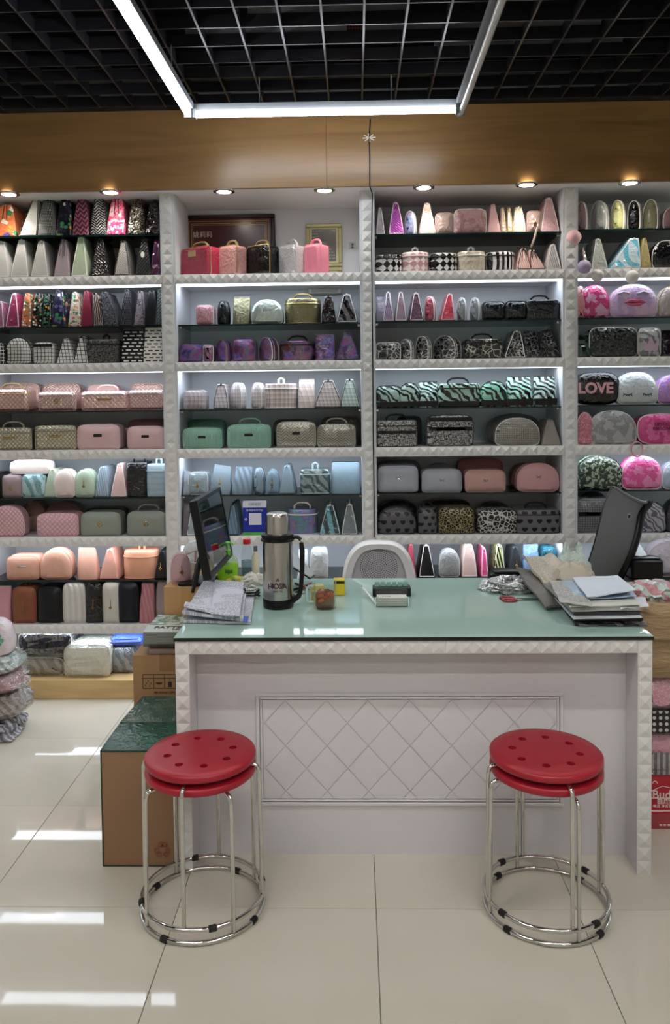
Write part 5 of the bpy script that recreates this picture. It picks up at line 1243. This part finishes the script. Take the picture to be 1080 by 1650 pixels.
sheet('pages', pz((340, 992), (387, 996), (393, 941), (346, 937), z=zz + .034), .003, NEWS, t, .001, 6, sag=lambda u, v: .004)

# vacuum flask
q = atz(449, 977, ZD); bx_, by_ = q.x, q.y
t = thing('vacuum_flask', 'large brushed steel vacuum flask with black collar, base and handle', 'flask', (bx_, by_, ZD))
sc_ = by_ / 1280
H = aty(440, 826, by_).z - ZD; r = .0565
ST = NT('brushed_steel'); x, y, z_, o = ST.xyz(); ST.set(Base_Color=lin('b8b6b2'), Metallic=1.0, Roughness=.2); ST.bump(ST.noise(1, 2, ST.vec(ST.f('MULTIPLY', x, 30), ST.f('MULTIPLY', y, 30), ST.f('MULTIPLY', z_, 600))).outputs[0], .06, .001); ST = ST.m
MB().lathe([(.001, 0), (r - .004, 0), (r, .005), (r + .001, .03), (r - .0005, .034), (.001, .034)], 40).build('base', BLACK, t)
MB().lathe([(r - .0015, .034), (r - .0015, H * .66), (r - .004, H * .70)], 40, cap=False).build('body', ST, t)
MB().lathe([(r - .004, H * .70), (r + .004, H * .705), (r + .005, H * .725), (r + .001, H * .735), (r + .003, H * .75), (r + .002, H * .775), (r - .01, H * .785)], 40).build('collar', BLACK, t)
MB().lathe([(r - .012, H * .785), (r - .0125, H * .96), (r - .017, H * .99), (r - .024, H), (.001, H)], 40).build('cup_lid', ST, t)
MB().tube([(r, -.01, H * .745), (r + .018, -.012, H * .745), (r + .03, -.014, H * .715)], .007, 8).build('hinge', BLACK, t)
MB().tube([(r + .031, -.014, H * .69), (r + .034, -.014, H * .60), (r + .033, -.014, H * .40), (r + .028, -.013, H * .2), (r + .02, -.012, H * .12), (r - .004, -.008, H * .07)], [.008, .0095, .0085, .008, .010, .012], 10).build('handle', BLACK, t)
MB().tube([(r + .018, -.014, H * .74), (r + .031, -.014, H * .69)], .0015, 5).build('wire', CHROME, t)
tt = text('HOSA', .026, simple('flask_print', '3b2330', .5), t, (.003, -r - .0002, H * .25), bold=.0008)
text('SINCE 1985', .0075, simple('flask_print', '3b2330', .5), t, (.004, -r - .0002, H * .195))
MB().lathe([(.001, H * .305), (.008, H * .305), (.004, H * .33), (.001, H * .34)], 10, (.003, -r + .0035)).build('emblem', simple('flask_print', '3b2330', .5), t)

# pump bottle
q = atz(366, 937, ZD + .0); t = thing('pump_bottle', 'clear pump bottle of bright green soap in front of the monitor', 'bottle', (q.x, q.y + .02, ZD))
yy = q.y + .02; hb = aty(366, 893, yy).z - ZD; ht = aty(366, 873, yy).z - ZD; r = (aty(384, 900, yy).x - aty(349, 900, yy).x) / 2
LIQ = NT('green_soap'); LIQ.set(Base_Color=lin('b0e640'), Roughness=.15, Emission_Strength=0.0); LIQ = LIQ.m
def ovl(pr, ry=.6, n=28): return [[(a_ * math.cos(2 * math.pi * k / n), a_ * ry * math.sin(2 * math.pi * k / n), z) for k in range(n)] for a_, z in pr]
MB().rings(ovl([(r * .9, 0.001), (r * .97, .006), (r * .97, hb * .58), (r * .95, hb * .64)])).build('soap', LIQ, t)
MB().rings(ovl([(r * .95, 0), (r, .008), (r, hb * .68), (r * .85, hb * .86), (r * .45, hb * .98), (.012, hb)])).build('shell', glass_mat('green_shell', 'eef8dc'), t)
PG = simple('pump_green', '6ecb4a', .25)
MB().lathe([(.014, hb - .004), (.014, hb + .018), (.006, hb + .02), (.005, ht - .008), (.012, ht - .008), (.012, ht), (.001, ht + .001)], 16).build('pump_head', PG, t)
MB().tube([(0, 0, ht - .004), (.02, -.012, ht - .004), (.028, -.016, ht - .010)], .004, 6).build('spout', PG, t)
text('EIJIE', .018, simple('soap_ink', '2a5a1c', .5), t, (.01, -r * .62, hb * .38), bold=.0006)
# water bottle
q = atz(398, 929, ZD); yy = q.y + .01; t = thing('water_bottle', 'clear plastic water bottle with red cap between soap and flask', 'bottle', (q.x, yy, ZD)); h = aty(398, 868, yy).z - ZD; r = .0255
MB().lathe([(.001, 0), (r * .9, .001), (r, .012), (r * .96, h * .3), (r, h * .34), (r, h * .55), (r * .8, h * .7), (.012, h * .84), (.0115, h * .88)], 28).build('shell', CLEARGLASS, t)
MB().lathe([(.001, .002), (r * .88, .003), (r * .96, .012), (r * .92, h * .3), (r * .95, h * .42), (.001, h * .42)], 24).build('water', glass_mat('water', 'c5d3d6'), t)
MB().lathe([(.0155, h * .86), (.0165, h * .875), (.016, h * .99), (.013, h), (.001, h)], 20).build('cap', simple('cap_red', 'd2202e', .3), t)
# clutter behind the flask: tissue pack, cable coil, cloth, tray, book, small bits
q = atz(403, 966, ZD); t = thing('cable_coil', 'coil of black and white cable beside the flask base', 'cable', (q.x, q.y + .03, ZD + .004))
m = MB(); m.tube([((.03 + .006 * math.sin(k * 2.1)) * math.cos(k * .35), (.026 + .006 * math.cos(k * 1.7)) * math.sin(k * .35), .001 + .0006 * k) for k in range(48)], .0033, 6); m.build('black_wire', BLACK, t)
MB().tube([((.022 + .006 * math.sin(k * 1.3)) * math.cos(k * .38 + 1), .004 + (.02) * math.sin(k * .38 + 1), .012 + .0007 * k) for k in range(36)], .003, 6).build('white_wire', simple('wire_white', 'd5d5d0', .4), t)
q = atz(410, 945, ZD); t = thing('tissue_pack', 'crumpled white tissue pack behind the cable coil', 'tissues', (q.x - .005, q.y + .05, ZD)); crumple(.1, .08, .04, 6, .6, p=4, fr=4, n=32).build('body', simple('tissue', 'cfcdc4', .8), t)
q = atz(395, 938, ZD); t = thing('food_packet', 'yellow green packet lying beside the green pump bottle', 'packet', (q.x - .02, q.y - .02, ZD)); crumple(.13, .05, .03, 16, .2, p=4).build('body', mat('stripe|8fae2e|d9c42c|v|.05'), t)
q = atz(417, 930, ZD); t = thing('spray_bottle', 'slim cream bottle behind the flask', 'bottle', (q.x - .012, q.y + .0, ZD)); MB().lathe([(.001, 0), (.016, 0), (.017, .09), (.007, .105), (.007, .115), (.001, .118)], 18).build('bottle', simple('cream_plastic', 'd3c9b2', .3), t); MB().lathe([(.0085, .112), (.0085, .135), (.001, .137)], 14).build('cap', simple('cap_grey', '6a6a6a', .3), t)
t = thing('document_tray', 'black document tray leaning behind the flask handle', 'tray', (0, 0, 0))
a, b, c, d = aty(458, 880, 3.30), aty(508, 928, 3.26), aty(500, 934, 3.10), aty(455, 905, 3.12)
for v in (b, c): v.z = max(v.z, ZD + .004)
sheet('tray', [a, b, c, d], .006, BLACK, t, 0, 0, 4); sheet('paper', [v + Vector((0, 0, .007)) for v in (a, b, c, d)], .004, simple('tray_sheet', 'aab2b6', .4), t, 0, 0, 4)
for (p0, p1, mt, cn) in (((478, 955), (503, 938), simple('pen_red', 'b0203a', .3), 'red'), ((470, 951), (497, 944), BLACK, 'black'), ((476, 940), (500, 949), simple('pen_cream', 'd3cf9a', .4), 'cream'), ((465, 961), (492, 953), simple('pen_silver', 'b9b9bb', .3, .8), 'silver')):
    p, q = atz(*p0, ZD + .005), atz(*p1, ZD + .005); t = thing('pen', cn + ' pen lying on the glass between flask and mug', 'pen', (0, 0, 0), 0, 'pens behind the flask')
    MB().tube([p, p.lerp(q, .9), q], [.0042, .0042, .001], 8).build('barrel', mt, t); MB().tube([p, p.lerp(q, .3)], .005, 8).build('cap', BLACK, t)
# tea mug
q = atz(524, 980, ZD); t = thing('glass_mug', 'square glass mug of flower tea with a side handle', 'mug', (q.x, q.y + .006, ZD)); yy = q.y
r = (aty(542, 950, yy).x - aty(506, 950, yy).x) / 2; h = aty(524, 938, yy).z - ZD
MB().rings([[(a_ * math.copysign(abs(math.cos(k)) ** .6, math.cos(k)), a_ * math.copysign(abs(math.sin(k)) ** .6, math.sin(k)), z) for k in [2 * math.pi * (j + .5) / 24 for j in range(24)]] for a_, z in ((r * .92, 0), (r, .004), (r * 1.02, h * .5), (r * 1.04, h), (r * .96, h), (r * .93, h * .5), (r * .9, .012))], cap=True).build('glass_body', CLEARGLASS, t)
MB().tube([(-r, 0, h * .82), (-r - .018, 0, h * .84), (-r - .026, 0, h * .72), (-r - .026, 0, h * .32), (-r - .018, 0, h * .22), (-r, 0, h * .24)], .0045, 8).build('handle', simple('glass_handle', 'b9cfca', .05, Alpha=.6), t)
crumple(r * 1.7, r * 1.7, h * .66, 12, .12, p=3, top=.95).build('tea', glass_mat('tea', 'dca85c'), t)
random.seed(4)
for k in range(9):
    a_ = random.random() * 6.28; rr = random.random() * r * .45 + r * .2; zz_ = .014 + random.random() * h * .45
    m = crumple(.026, .02, .012, k, .4, nz=4, n=10); o = m.build('petal', simple('petal_%d' % (k % 3), ('e08a48', 'd0703a', 'e8b080')[k % 3], .5), t, loc=(rr * math.cos(a_), rr * math.sin(a_), zz_)); o.rotation_euler = (random.random(), random.random(), a_)
q = atz(514, 943, ZD + .05); t = thing('yellow_cup', 'pale yellow round cup just behind the mug', 'cup', (q.x, yy + .10, ZD)); MB().lathe([(.001, 0), (.026, 0), (.028, .01), (.026, .05), (.02, .062), (.001, .066)], 22).build('cup', simple('lid_yellow', 'cdbb68', .35), t); MB().lathe([(.0285, .038), (.03, .04), (.03, .046), (.0285, .048)], 22, cap=False).build('rim', simple('lid_rim', 'e4d899', .3), t)
q = atz(546, 963, ZD); t = thing('yellow_carton', 'small yellow box behind the right side of the mug', 'box', (q.x, q.y + .05, ZD)); rbox(-.02, .024, -.015, .02, 0, .062, .002).build('box', simple('yellow_card', 'c7b51f', .4), t); BX(-.018, .022, -.0158, -.0151, .045, .055).build('label_band', BLACK, t, smooth=False)
q = aty(513, 910, 3.6)
# card holder and name cards
a = atz(603, 978, ZD); b = atz(661, 978, ZD); t = thing('card_holder', 'clear acrylic card holder with a stack of white cards', 'card holder', ((a.x + b.x) / 2, a.y, ZD)); w = (b.x - a.x) / 2 * .92
BX(-w, w, -.004, -.001, 0, .03).build('front_wall', CLEARGLASS, t, smooth=False); BX(-w, w, .05, .053, 0, .06).build('rear_wall', CLEARGLASS, t, smooth=False); BX(-w, w, -.001, .05, 0, .002).build('base', CLEARGLASS, t, smooth=False)
for sx in (-1, 1): MB().tube([(sx * w, -.003, .001), (sx * w, -.003, .034), (sx * (w - .01), -.003, .04), (sx * (w - .012), -.003, .03)], .0018, 6).build('lip', simple('acrylic_edge', 'c9dcd8', .1), t)
for k in range(7): BX(-w * .9 + .001 * (k % 2), w * .9, .002, .048, .003 + k * .0045, .0068 + k * .0045).build('name_card', simple('card_%d' % (k % 2), ('c9c6c2', 'b3b0ac')[k % 2], .5), t, smooth=False)
text('CARD', .012, simple('card_ink', '55555c', .5), t, (-.02, .02, .0345), rot=(0, 0, 0))
a = atz(601, 963, ZD); b = atz(663, 963, ZD); t = thing('card_box', 'black upright box with clear card dividers behind the card holder', 'card box', ((a.x + b.x) / 2, a.y + .02, ZD)); w = (b.x - a.x) / 2
rbox(-w, w, -.012, .045, .0, .035, .003).build('box', BLACK, t)
for k in range(6): BX(-w * .88 + k * w * .3, -w * .88 + k * w * .3 + w * .24, .01 + .002 * (k % 2), .0115 + .002 * (k % 2), .0355, .053).build('divider_tab', simple('tab_green', '7fa79c', .2), t, smooth=False)
a = atz(585, 947, ZD + .02); b = atz(606, 972, ZD + .005); t = thing('ballpoint_pen', 'white ballpoint pen leaning against the card holder', 'pen', (0, 0, 0)); MB().tube([b, a.lerp(b, .12), a], [.005, .005, .0045], 10).build('barrel', simple('pen_white', 'd5dedb', .2), t); MB().tube([a, a + (a - b).normalized() * .012], .003, 8).build('button', CHROME, t)

# scissors
q = atz(829, 967, ZD); t = thing('scissors', 'red handled scissors lying on the glass near the paper pile', 'scissors', (q.x, q.y, ZD + .004))
SR = simple('scissor_red', '7e1322', .3)
for sy, rx in ((.018, -.024), (-.014, -.02)): MB().tube([(rx + .026 * math.cos(k * math.pi / 8), sy + .015 * math.sin(k * math.pi / 8), 0) for k in range(16)], .0042, 8, closed=True).build('finger_loop', SR, t)
MB().add([(0, .004, 0), (.03, -.004, 0), (.10, .001, 0), (.03, .006, 0), (0, .004, .002), (.03, -.004, .002), (.10, .001, .002), (.03, .006, .002)], [(0, 1, 2, 3), (7, 6, 5, 4), (0, 4, 5, 1), (1, 5, 6, 2), (2, 6, 7, 3), (3, 7, 4, 0)]).build('blade', CHROME, t, smooth=False)
MB().add([(0, -.004, -.002), (.03, -.008, -.002), (.10, -.003, -.002), (.03, .002, -.002), (0, -.004, 0), (.03, -.008, 0), (.10, -.003, 0), (.03, .002, 0)], [(0, 1, 2, 3), (7, 6, 5, 4), (0, 4, 5, 1), (1, 5, 6, 2), (2, 6, 7, 3), (3, 7, 4, 0)]).build('blade', CHROME, t, smooth=False)

# paper pile on the right
def pile(nm, label, pts, z, th, mt, amp=.003, seed=1, cat='papers', sag=None, n=10):
    t = thing(nm, label, cat, (0, 0, 0), 0, 'papers piled on the right of the desk'); sheet('sheets', pz(*pts, z=z), th, mt, t, amp, seed, sag=sag, n=n); return t
z = ZD + .0004
pile('magazine', 'black flattened magazine at the bottom of the right pile', [(927, 1009), (1044, 1010), (1004, 962), (890, 960)], z, .006, mat('leaf|26272b|5d5c64|v|.05'), .002, 1)
pile('magazine', 'glossy black magazine with white edge low in the right pile', [(926, 1001), (1036, 1001), (992, 955), (885, 955)], z + .010, .012, simple('black_gloss', '15171a', .2), .002, 2)
pile('paper_sheet', 'thin white sheet between the black magazines', [(924, 998), (1035, 996), (990, 952), (884, 953)], z + .025, .003, PAPER, .001, 3)
pile('magazine', 'dark grey magazine in the middle of the right pile', [(925, 992), (1032, 991), (986, 948), (882, 950)], z + .030, .012, simple('dark_mag', '2e3336', .3), .002, 4)
pile('magazine', 'grey paged magazine in the upper right pile', [(921, 986), (1031, 984), (985, 942), (878, 945)], z + .046, .014, mat('hstripe|8d8f88|b9bab4|m|.004'), .002, 5)
pile('brochure', 'off white brochure with print under the blue sheet', [(918, 979), (1032, 976), (1005, 948), (905, 945)], z + .063, .004, PR('broch', 'c9ccc4', '3a3c38', 70, .4), .002, 6)
pile('plastic_folder', 'pale blue plastic folder under the top white sheets', [(908, 968), (1026, 964), (1006, 942), (905, 938)], z + .072, .003, simple('blue_folder', '9ab4cc', .2), .006, 7)
pile('paper_sheet', 'top blank white sheets of the right pile, corners curling', [(946, 964), (1024, 958), (995, 935), (921, 931)], z + .082, .004, simple('white_sheet', 'c9d2de', .6), .006, 8, sag=lambda u, v: .012 * u * u)
pile('paper_sheet', 'creased grey sheet slanting over the left side of the right pile', [(902, 975), (955, 982), (935, 940), (885, 938)], z + .068, .002, PR('grey_sheet', 'a9a9a6', '44464a', 60, .5), .018, 12)
pile('paper_sheet', 'small folded white slip sticking out right of the pile', [(1000, 984), (1046, 979), (1040, 966), (1000, 968)], z + .052, .002, PAPER, .008, 13)
# crumpled newspapers sloping to the left
t = thing('crumpled_newspaper', 'long crumpled newspaper sloping up behind the paper pile', 'newspaper', (0, 0, 0), 0, 'papers piled on the right of the desk')
a, b, c, d = aty(893, 968, 2.92), aty(948, 950, 2.98), aty(890, 905, 3.22), aty(842, 906, 3.18)
sheet('pages', [a, b, c, d], .012, PR('news_tan', 'b3ad9e', '4a463c', 120, .6), t, .03, 3, 14)
t = thing('crumpled_newspaper', 'darker folded newspaper under the long crumpled one', 'newspaper', (0, 0, 0), 0, 'papers piled on the right of the desk')
a, b, c, d = atz(880, 985, ZD + .001), atz(930, 978, ZD + .001), aty(905, 925, 3.2), aty(832, 922, 3.15)
sheet('pages', [a, b, c, d], .008, PR('news_dark', '6e6c66', '2a2a2a', 120, .6), t, .015, 9, 12)
t = thing('crumpled_newspaper', 'crumpled beige paper between the long newspaper and white sheets', 'newspaper', (*atz(925, 962, ZD + .001).xy, ZD + .03), 0, 'papers piled on the right of the desk')
crumple(.17, .14, .10, 31, .3, p=3, top=.5, fr=3, n=30, nz=8).build('body', PR('news_beige', 'b0a898', '5a5448', 120, .5), t)
q = atz(830, 950, ZD); t = thing('clear_bag', 'flat crinkled clear plastic bag lying left of the newspapers', 'plastic bag', (q.x, q.y, ZD)); 
WF = film_mat('white_film', 'e9ecec', 1.3)
m = crumple(.25, .17, .05, 41, .5, p=2.2, top=.35, fr=4, n=44, nz=10); m.build('film', WF, t); crumple(.2, .13, .03, 44, .4, p=2.5, top=.5, fr=4).build('folded_sheet', simple('bag_inside', 'b4b9b8', .4), t)
q = aty(926, 935, 3.2); t = thing('carrier_bag', 'pale green white plastic carrier bag standing behind the papers', 'plastic bag', (q.x, 3.22, ZD))
CB = NT('carrier_plastic'); CB.set(Base_Color=lin('c9dad4'), Roughness=.3, Alpha=.85); CB.bump(CB.noise(30, 3, dist=1).outputs[0], 1.0, .02); CB = CB.m
crumple(.16, .13, .125, 51, .28, p=2.4, top=.55, fr=2.5, n=32, nz=10).build('body', CB, t)
for sx in (-.03, .025): crumple(.035, .03, .06, 52 + int(sx * 100), .4, nz=6, n=14, top=.35).build('ear', CB, t, loc=(sx, 0, .105))
MB().lathe([(.001, 0), (.006, 0), (.008, .01), (.012, .02), (.008, .03), (.001, .032)], 12, (.05, -.068)).build('green_print', simple('print_green', '5c9c6a', .5), t)
q = aty(818, 925, 3.25); a_, b_ = aty(789, 920, 3.25).x, aty(850, 920, 3.25).x
t = thing('flat_case', 'long flat black case lying at the back edge of the desk', 'case', ((a_ + b_) / 2, 3.27, ZD)); rbox(-(b_ - a_) / 2, (b_ - a_) / 2, -.035, .035, 0, .038, .006).build('case', BLACK, t); rbox(-.06, .05, -.030, .03, .0385, .048, .003).build('lid', simple('dark_lid', '24262a', .3), t)

# ------------------------------------------------------------------ white chair behind the desk
YW = 3.62
a = aty(549, 930, YW); b = aty(673, 930, YW); top = aty(612, 872, YW).z; cxw = (a.x + b.x) / 2; ww = (b.x - a.x) / 2
t = thing('white_chair', 'white plastic chair with dotted round pattern tucked behind the desk', 'chair', (cxw, YW, 0))
WP = simple('white_plastic', 'd9d9da', .3)
def arch(hw, top, z0, e=3.2, n=24): return [(hw * math.copysign(abs(math.cos(k)) ** (2 / e), math.cos(k)), z0 + (top - z0) * abs(math.sin(k)) ** (2 / e)) for k in [math.pi * j / n for j in range(n + 1)]]
o1 = arch(ww, top, .52); o2 = arch(ww - .042, top - .035, .52)
m = MB(); m.rings([[(x, .0, z) for x, z in o1 ], [(x, -.02, z) for x, z in arch(ww - .012, top - .010, .52)], [(x, -.012, z) for x, z in o2], [(x, .03, z) for x, z in o2], [(x, .035, z) for x, z in o1], [(x, 0, z) for x, z in o1]], cap=False, closed=False)
m.build('back_frame', WP, t)
po = o2 + []; MB().rings([[(x, .004, z) for x, z in po], [(x, .012, z) for x, z in po]]).build('backrest', simple('grey_panel', 'a9a8ac', .4), t, smooth=False)
hm = MB(); zc = aty(612, 915, YW).z
for i in range(9):
    rr = .008 + i * .0095; n = max(6, int(rr * 2 * math.pi / .0095))
    for k in range(n):
        an = 2 * math.pi * k / n + i; x, z = rr * math.cos(an) * 1.0, zc + rr * math.sin(an) * 1.0
        hm.add([(x + .0026 * math.cos(j * 1.047), .0035, z + .0026 * math.sin(j * 1.047)) for j in range(6)], [(0, 1, 2, 3, 4, 5)])
tag(hm.build('perforations', simple('hole_dark', '2b2b2e', .8), t, smooth=False), kind='stuff')
crumple(.42, .40, .035, 2, .02, p=5, top=.97).build('seat', WP, t, loc=(0, -.17 + .0, .44))
for sx in (-1, 1):
    for y in (-.33, .0): MB().tube([(sx * .16, y, .445), (sx * .185, y * 1.06, .002)], [.018, .012], 10).build('leg', WP, t)
    MB().tube([(sx * (ww - .03), .012, .45), (sx * (ww - .025), .012, .56)], .02, 8).build('back_post', WP, t)
# ------------------------------------------------------------------ grey office chair
t = thing('office_chair', 'grey high back office chair with black rim behind the paper pile', 'chair', (0, 0, 0))
Lp = [(987, 786, 3.62), (975, 812, 3.58), (966, 848, 3.56), (957, 882, 3.57), (947, 912, 3.60), (938, 935, 3.62)]
Rp = [(1041, 811, 3.78), (1029, 828, 3.74), (1023, 858, 3.70), (1014, 888, 3.68), (1000, 918, 3.68), (988, 942, 3.70)]
Lv = [aty(*p) for p in Lp]; Rv = [aty(*p) for p in Rp]
def dense(P, n=24):
    out = []
    for i in range(n + 1):
        u = i / n * (len(P) - 1); k = min(int(u), len(P) - 2); f = u - k; p0, p1, p2, p3 = P[max(k - 1, 0)], P[k], P[k + 1], P[min(k + 2, len(P) - 1)]
        out.append(.5 * ((2 * p1) + (p2 - p0) * f + (2 * p0 - 5 * p1 + 4 * p2 - p3) * f * f + (3 * p1 - p0 - 3 * p2 + p3) * f ** 3))
    return out
Ld, Rd = dense(Lv), dense(Rv)
m = MB(); rs = []
for l, r in zip(Ld, Rd):
    row = []
    for i in range(9): u = i / 8; p = l.lerp(r, u); p = p + Vector((0, -.03 * math.sin(math.pi * u), -.012 * math.sin(math.pi * u))); row.append(p)
    row += [p + Vector((.022, .028, 0)) for p in row[::-1]]; rs.append(row)
MESH = NT('grey_mesh'); MESH.set(Base_Color=lin('686a6e'), Roughness=.6); MESH.bump(MESH.vor(420).outputs[0], .3, .001); MESH = MESH.m
m.rings(rs).build('backrest', MESH, t)
MB().tube([p + Vector((.018, .012, 0)) for p in Rd], .021, 10, flat=.8).build('side_rim', BLACK, t); MB().tube([p + Vector((.006, .012, 0)) for p in Ld], .008, 8).build('side_rim', BLACK, t)
MB().tube([Ld[0].lerp(Rd[0], i / 6) + Vector((.01, .01 - .03 * math.sin(math.pi * i / 6), .0 - .012 * math.sin(math.pi * i / 6))) for i in range(7)], .009, 8).build('top_rim', MESH, t)
q = aty(1013, 832, 3.655); o = rbox(-.009, .009, -.004, .004, -.014, .014, .002).build('badge', SILVER, t, loc=q); o.rotation_euler = (0, .3, .5)
rbox(-.005, .005, -.0055, -.004, -.008, .008, .0005).build('badge_inset', BLACK, o)
sx, sy = Ld[-1].lerp(Rd[-1], .5).xy
MB().tube([Ld[-1].lerp(Rd[-1], .5) + Vector((.02, .03, .05)), (sx + .03, sy + .06, .58), (sx + .05, sy - .05, .44), (sx + .05, sy - .18, .42)], .022, 10).build('back_support', BLACK, t)
crumple(.48, .46, .08, 3, .05, p=4, top=.93).build('seat', simple('seat_fabric', '2b2c2f', .8), t, loc=(sx + .03, sy - .17 + .05, .44))
bx2, by2 = sx + .03, sy - .15
MB().lathe([(.001, .1), (.03, .1), (.03, .3), (.02, .3), (.02, .44), (.001, .44)], 16, (bx2, by2)).build('gas_column', BLACK, t)
for k in range(5):
    an = k * 1.2566 + .4; ex, ey = bx2 + .27 * math.cos(an), by2 + .27 * math.sin(an)
    MB().tube([(bx2, by2, .12), (ex, ey, .07)], [.024, .014], 8).build('base_arm', BLACK, t)
    MB().tube([(ex - .012, ey, .026), (ex + .012, ey, .026)], .025, 14).build('caster', BLACK, t)
# ------------------------------------------------------------------ right of the desk
YP2 = 3.66; a = aty(1003, 936, YP2); b = aty(1062, 936, YP2); zst = a.z
t = thing('side_cabinet', 'dark brown low cabinet behind the office chair under the printer', 'cabinet', (a.x + .04, YP2, 0)); w = .5
BX(0, w, 0, .38, .001, zst).build('body', simple('dark_brown', '241c1c', .5), t, smooth=False)
for k in range(2): o = rbox(.01 + k * w / 2, w / 2 - .005 + k * w / 2 - .005, -.014, -.001, .02, zst - .02, .002).build('door', simple('brown_door', '2c2222', .45), t); MB().tube([(w / 2 + (-.03 if k == 0 else .03), -.03, zst * .5), (w / 2 + (-.03 if k == 0 else .03), -.03, zst * .62)], .004, 6).build('handle', SILVER, o)
t = thing('printer', 'black desktop printer with paper in its top, on the dark cabinet', 'printer', (a.x + .045, YP2 + .005, zst + .001)); w = b.x - a.x - .02; h = aty(1030, 903, YP2).z - zst
rbox(0, w, 0, .3, 0, h, .01).build('casing', BLACK, t); rbox(.008, w - .01, .01, .2, h + .0005, h + .008, .003).build('top_panel', simple('printer_grey', '3b3e44', .2), t)
sheet('output_paper', [(.01, .03, h + .01), (w * .55, .03, h + .01), (w * .5, .16, h + .07), (-.0, .16, h + .07)], .002, simple('lit_paper', 'c9d3da', .5), t, .004, 3, 6)  # plain pale blue grey paper
q = aty(1074, 905, YP2 + .1); t = thing('wrapped_pouch', 'round lavender white pouch in film beside the printer', 'cosmetic bag', (q.x + .05, YP2 + .12, zst + .001)); h = aty(1074, 873, YP2 + .05).z - zst
m, rs = prism(outline('dome', .3, h), .13, .03, 0, .004); m.build('body', mat('plain|c3bfd2||v'), t); MB().tube(rs[2], .004, 5, closed=True).build('piping', mat('plain|e3dfea||l'), t)
# stack of stock: beer carton, pouches, kraft paper bag
YK = 2.78; x0 = DX1 + .014
t = thing('beer_carton', 'red beer carton on the floor right of the desk, white lettering', 'carton', (x0, YK, 0)); h = aty(1060, 1252, YK).z
RB = NT('beer_red'); x, y, zz_, o = RB.xyz()
RB.set(Base_Color=RB.mix(RB.f('MULTIPLY', RB.f('LESS_THAN', zz_, h * .3), .4), lin('a8142a'), lin('8a5a5c')), Roughness=.35); RB = RB.m
BX(0, .42, 0, .30, .001, h).build('box', RB, t, smooth=False)
WI = simple('white_ink', 'ddd0cc', .5)
BX(0, .42, -.0012, -.0002, h * .34, h * .37).build('white_band', WI, t, smooth=False)
text('Budweiser', .042, WI, t, (aty(1051, 1290, YK).x - x0, -.001, h * .66), align='LEFT', bold=.0004); text('百威', .024, WI, t, (aty(1058, 1290, YK).x - x0, -.001, h * .535), align='LEFT', bold=.0006)
text('啤酒 净含量 500ml×12', .013, WI, t, (aty(1052, 1290, YK).x - x0, -.001, h * .44), align='LEFT')
for i in range(3): MB().tube([(.115 + i * .014, -.0008, h * .08), (.123 + i * .014, -.0008, h * .08)], .0035, 6).build('dot_mark', WI, t)
MB().tube([(0.08, -.001, h * .72), (.125, -.001, h * .83), (.28, -.001, h * .63)], .0014, 4).tube([(0, -.001, h * .6), (.3, -.001, h * .6)], .0014, 4).build('emblem_line', WI, t)
MB().tube([(.098 + .008 * math.cos(k * math.pi / 6), -.001, h * .88 + .008 * math.sin(k * math.pi / 6)) for k in range(7)] , .0016, 4).build('umbrella_mark', WI, t)
hz = h + .001; GR = 'film wrapped bags piled on the beer carton'
def stk(label, z, w, d, hh, spec, sd, x=.165, nm='wrapped_pouch', film=True, y=.15, sh='soft'):
    t = thing(nm, label, 'cosmetic bag', (x0 + x, YK + y, z), 0, GR); m, rs = prism(outline(sh, w, hh), d, .03, 0, .006); m.build('body', mat(spec), t); MB().tube(rs[2], .003, 5, closed=True).build('piping', mat('plain|2b2426||l'), t)
    if film: crumple(w * 1.05, d * 1.05, hh * 1.05, sd, .12, p=4, top=.85, fr=4, n=36).build('plastic_film', FILM, t)
stk('grey striped pouch lying directly on the beer carton', hz, .32, .26, .045, 'stripe|6a686c|a3a1a5|v|.02', 60)
stk('dusty pink satin pouch above the grey striped one', hz + .047, .235, .24, .095, 'plain|d99aac||v', 63, x=.13, sh='dome')
stk('black pouch with white dots between two pink pouches', hz + .146, .32, .24, .07, 'dots|141316|c9c6c4|v|.022', 66)
stk('pink glitter round pouch above the dotted pouch', hz + .22, .235, .24, .12, 'glit|d993a8|f0bccb|v|.004', 69, x=.13, sh='dome')
zk = hz + .346; q = aty(1060, 966, YK + .1); hk = aty(1070, 970, YK + .12).z - zk
t = thing('kraft_paper_bag', 'large crumpled brown kraft paper bag on the pink glitter pouch', 'paper bag', (x0 + .175, YK + .15, zk)); 
KR = NT('kraft_paper'); KR.set(Base_Color=lin('9c8462'), Roughness=.75); x, y, zz_, o = KR.xyz()
KR.bump(KR.noise(1, 3, KR.vec(KR.f('MULTIPLY', x, 14), KR.f('MULTIPLY', y, 14), KR.f('MULTIPLY', zz_, 60)), 1.0).outputs[0], .9, .015); KR = KR.m
crumple(.34, .28, hk, 71, .14, p=4, top=.78, fr=3, n=44, nz=16).build('bag', KR, t)
MB().tube([(-.17, -.12, hk * .55), (-.1, -.15, hk * .62), (.05, -.15, hk * .58), (.16, -.12, hk * .6)], .006, 6).build('fold', KR, t)
t = thing('plastic_bag', 'pale green and pink crumpled film on top of the kraft bag', 'plastic bag', (x0 + .19, YK + .22, zk + hk * .97)); crumple(.25, .2, .06, 75, .5, fr=4, n=36, p=2.2).build('film', mat('leaf|b9c9c2|c98a92|v|.06'), t)
